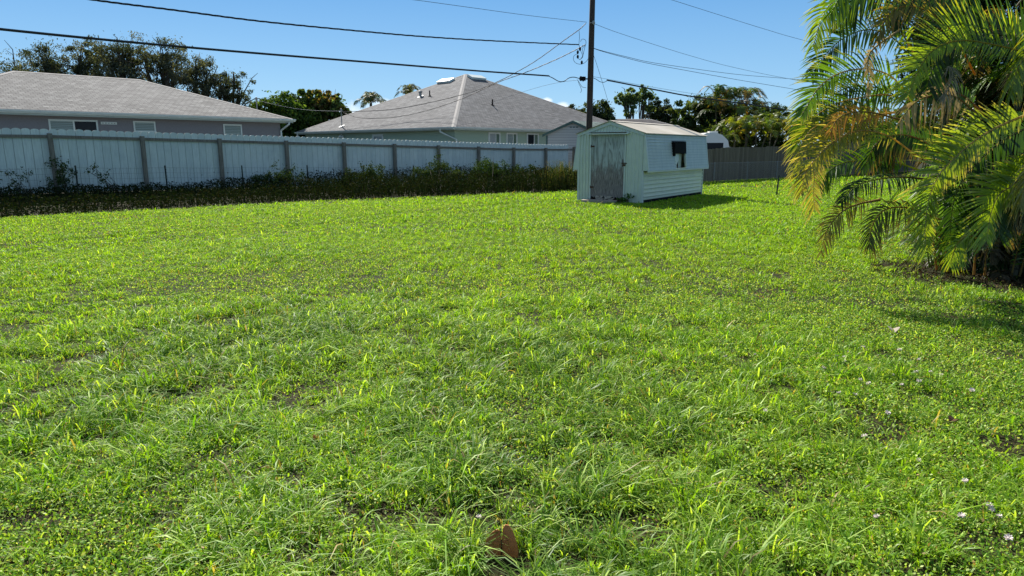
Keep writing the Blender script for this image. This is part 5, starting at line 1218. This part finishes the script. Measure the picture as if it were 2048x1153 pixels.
# ================================================================== LIGHT, SKY, CAMERA
SUN_EL = R(40); sh = Vector((.38, -.925, 0)).normalized()      # direction in which shadows fall
sd = Vector((-sh.x*math.cos(SUN_EL), -sh.y*math.cos(SUN_EL), math.sin(SUN_EL)))
sun = bpy.data.lights.new('sun', 'SUN'); sun.energy = 4.8; sun.angle = R(.53); sun.color = (1, .955, .88)
so = bpy.data.objects.new('sun', sun); COL.objects.link(so); so.rotation_euler = (-sd).to_track_quat('-Z', 'Y').to_euler()
W_ = bpy.data.worlds.new('World'); SC.world = W_; W_.use_nodes = True; nt = W_.node_tree; nt.nodes.clear()
sky = nt.nodes.new('ShaderNodeTexSky'); sky.sky_type = 'NISHITA'; sky.sun_disc = False; sky.sun_elevation = SUN_EL
sky.sun_rotation = math.atan2(sd.x, sd.y); sky.air_density = 1.0; sky.dust_density = 0.0; sky.ozone_density = 3.0; sky.altitude = 0
tc = nt.nodes.new('ShaderNodeTexCoord')
def cloud(nt, base):
    out = base
    for (px, py, rad, st) in ((603, 207, .016, 1.0), (590, 212, .012, .8), (1093, 203, .009, .8), (1125, 213, .010, .6), (1440, 268, .05, .4), (760, 212, .02, .5), (1352, 240, .02, .5), (700, 232, .03, .5)):
        d = (at(px, py, 1.0)-Vector((0, 0, H))).normalized()
        vm = nt.nodes.new('ShaderNodeVectorMath'); vm.operation = 'SUBTRACT'; L(nt, tc.outputs['Generated'], vm.inputs[0]); vm.inputs[1].default_value = d
        sc_ = nt.nodes.new('ShaderNodeVectorMath'); sc_.operation = 'MULTIPLY'; L(nt, vm.outputs[0], sc_.inputs[0]); sc_.inputs[1].default_value = (1, 1, 1.7)
        ln = nt.nodes.new('ShaderNodeVectorMath'); ln.operation = 'LENGTH'; L(nt, sc_.outputs[0], ln.inputs[0])
        nz = noise(nt, mapping(nt, tc.outputs['Generated'], (1, 1, 1.6)), 60, 5, .55)
        a = nt.nodes.new('ShaderNodeMath'); a.operation = 'MULTIPLY_ADD'; L(nt, nz, a.inputs[0]); a.inputs[1].default_value = -rad*1.6; L(nt, ln.outputs['Value'], a.inputs[2])
        mr = nt.nodes.new('ShaderNodeMapRange'); L(nt, a.outputs[0], mr.inputs[0]); mr.inputs[1].default_value = -rad*.45; mr.inputs[2].default_value = rad*.35; mr.inputs[3].default_value = st; mr.inputs[4].default_value = 0
        out = mixc(nt, mr.outputs[0], out, (11, 11.4, 12))
    return out
bg = nt.nodes.new('ShaderNodeBackground'); bg.inputs[1].default_value = .058
sx = nt.nodes.new('ShaderNodeSeparateXYZ'); L(nt, tc.outputs['Generated'], sx.inputs[0])
rp = nt.nodes.new('ShaderNodeValToRGB'); e = rp.color_ramp.elements; mp = nt.nodes.new('ShaderNodeMath'); mp.operation = 'MULTIPLY'; mp.inputs[1].default_value = 1; L(nt, sx.outputs[2], mp.inputs[0]); L(nt, mp.outputs[0], rp.inputs[0])
e[0].position = 0; e[0].color = (.42, .66, .90, 1); e[1].position = 1; e[1].color = (.30, .37, .46, 1)
for ps, cc in ((.07, (.27, .56, .88)), (.21, (.115, .37, .76)), (.42, (.21, .36, .56))):
    q = e.new(ps); q.color = c4(cc)
vs = nt.nodes.new('ShaderNodeVectorMath'); vs.operation = 'SCALE'; L(nt, rp.outputs[0], vs.inputs[0]); vs.inputs['Scale'].default_value = 9.0
L(nt, cloud(nt, mixc(nt, .78, sky.outputs[0], vs.outputs[0])), bg.inputs[0]); ow = nt.nodes.new('ShaderNodeOutputWorld'); L(nt, bg.outputs[0], ow.inputs[0])
cam = bpy.data.cameras.new('camera'); cam.lens = 24; cam.sensor_width = 36; cam.clip_start = .05; cam.clip_end = 2000
co = bpy.data.objects.new('camera', cam); COL.objects.link(co); co.location = (0, 0, H); co.rotation_euler = (R(90)-TH, 0, 0); SC.camera = co
SC.view_settings.view_transform = 'Standard'; SC.view_settings.look = 'None'; SC.view_settings.gamma = 1; SC.view_settings.exposure = 1.0
SC.render.engine = 'CYCLES'; SC.cycles.max_bounces = 6; SC.cycles.diffuse_bounces = 3; SC.cycles.transmission_bounces = 4; SC.cycles.transparent_max_bounces = 4; SC.cycles.glossy_bounces = 2
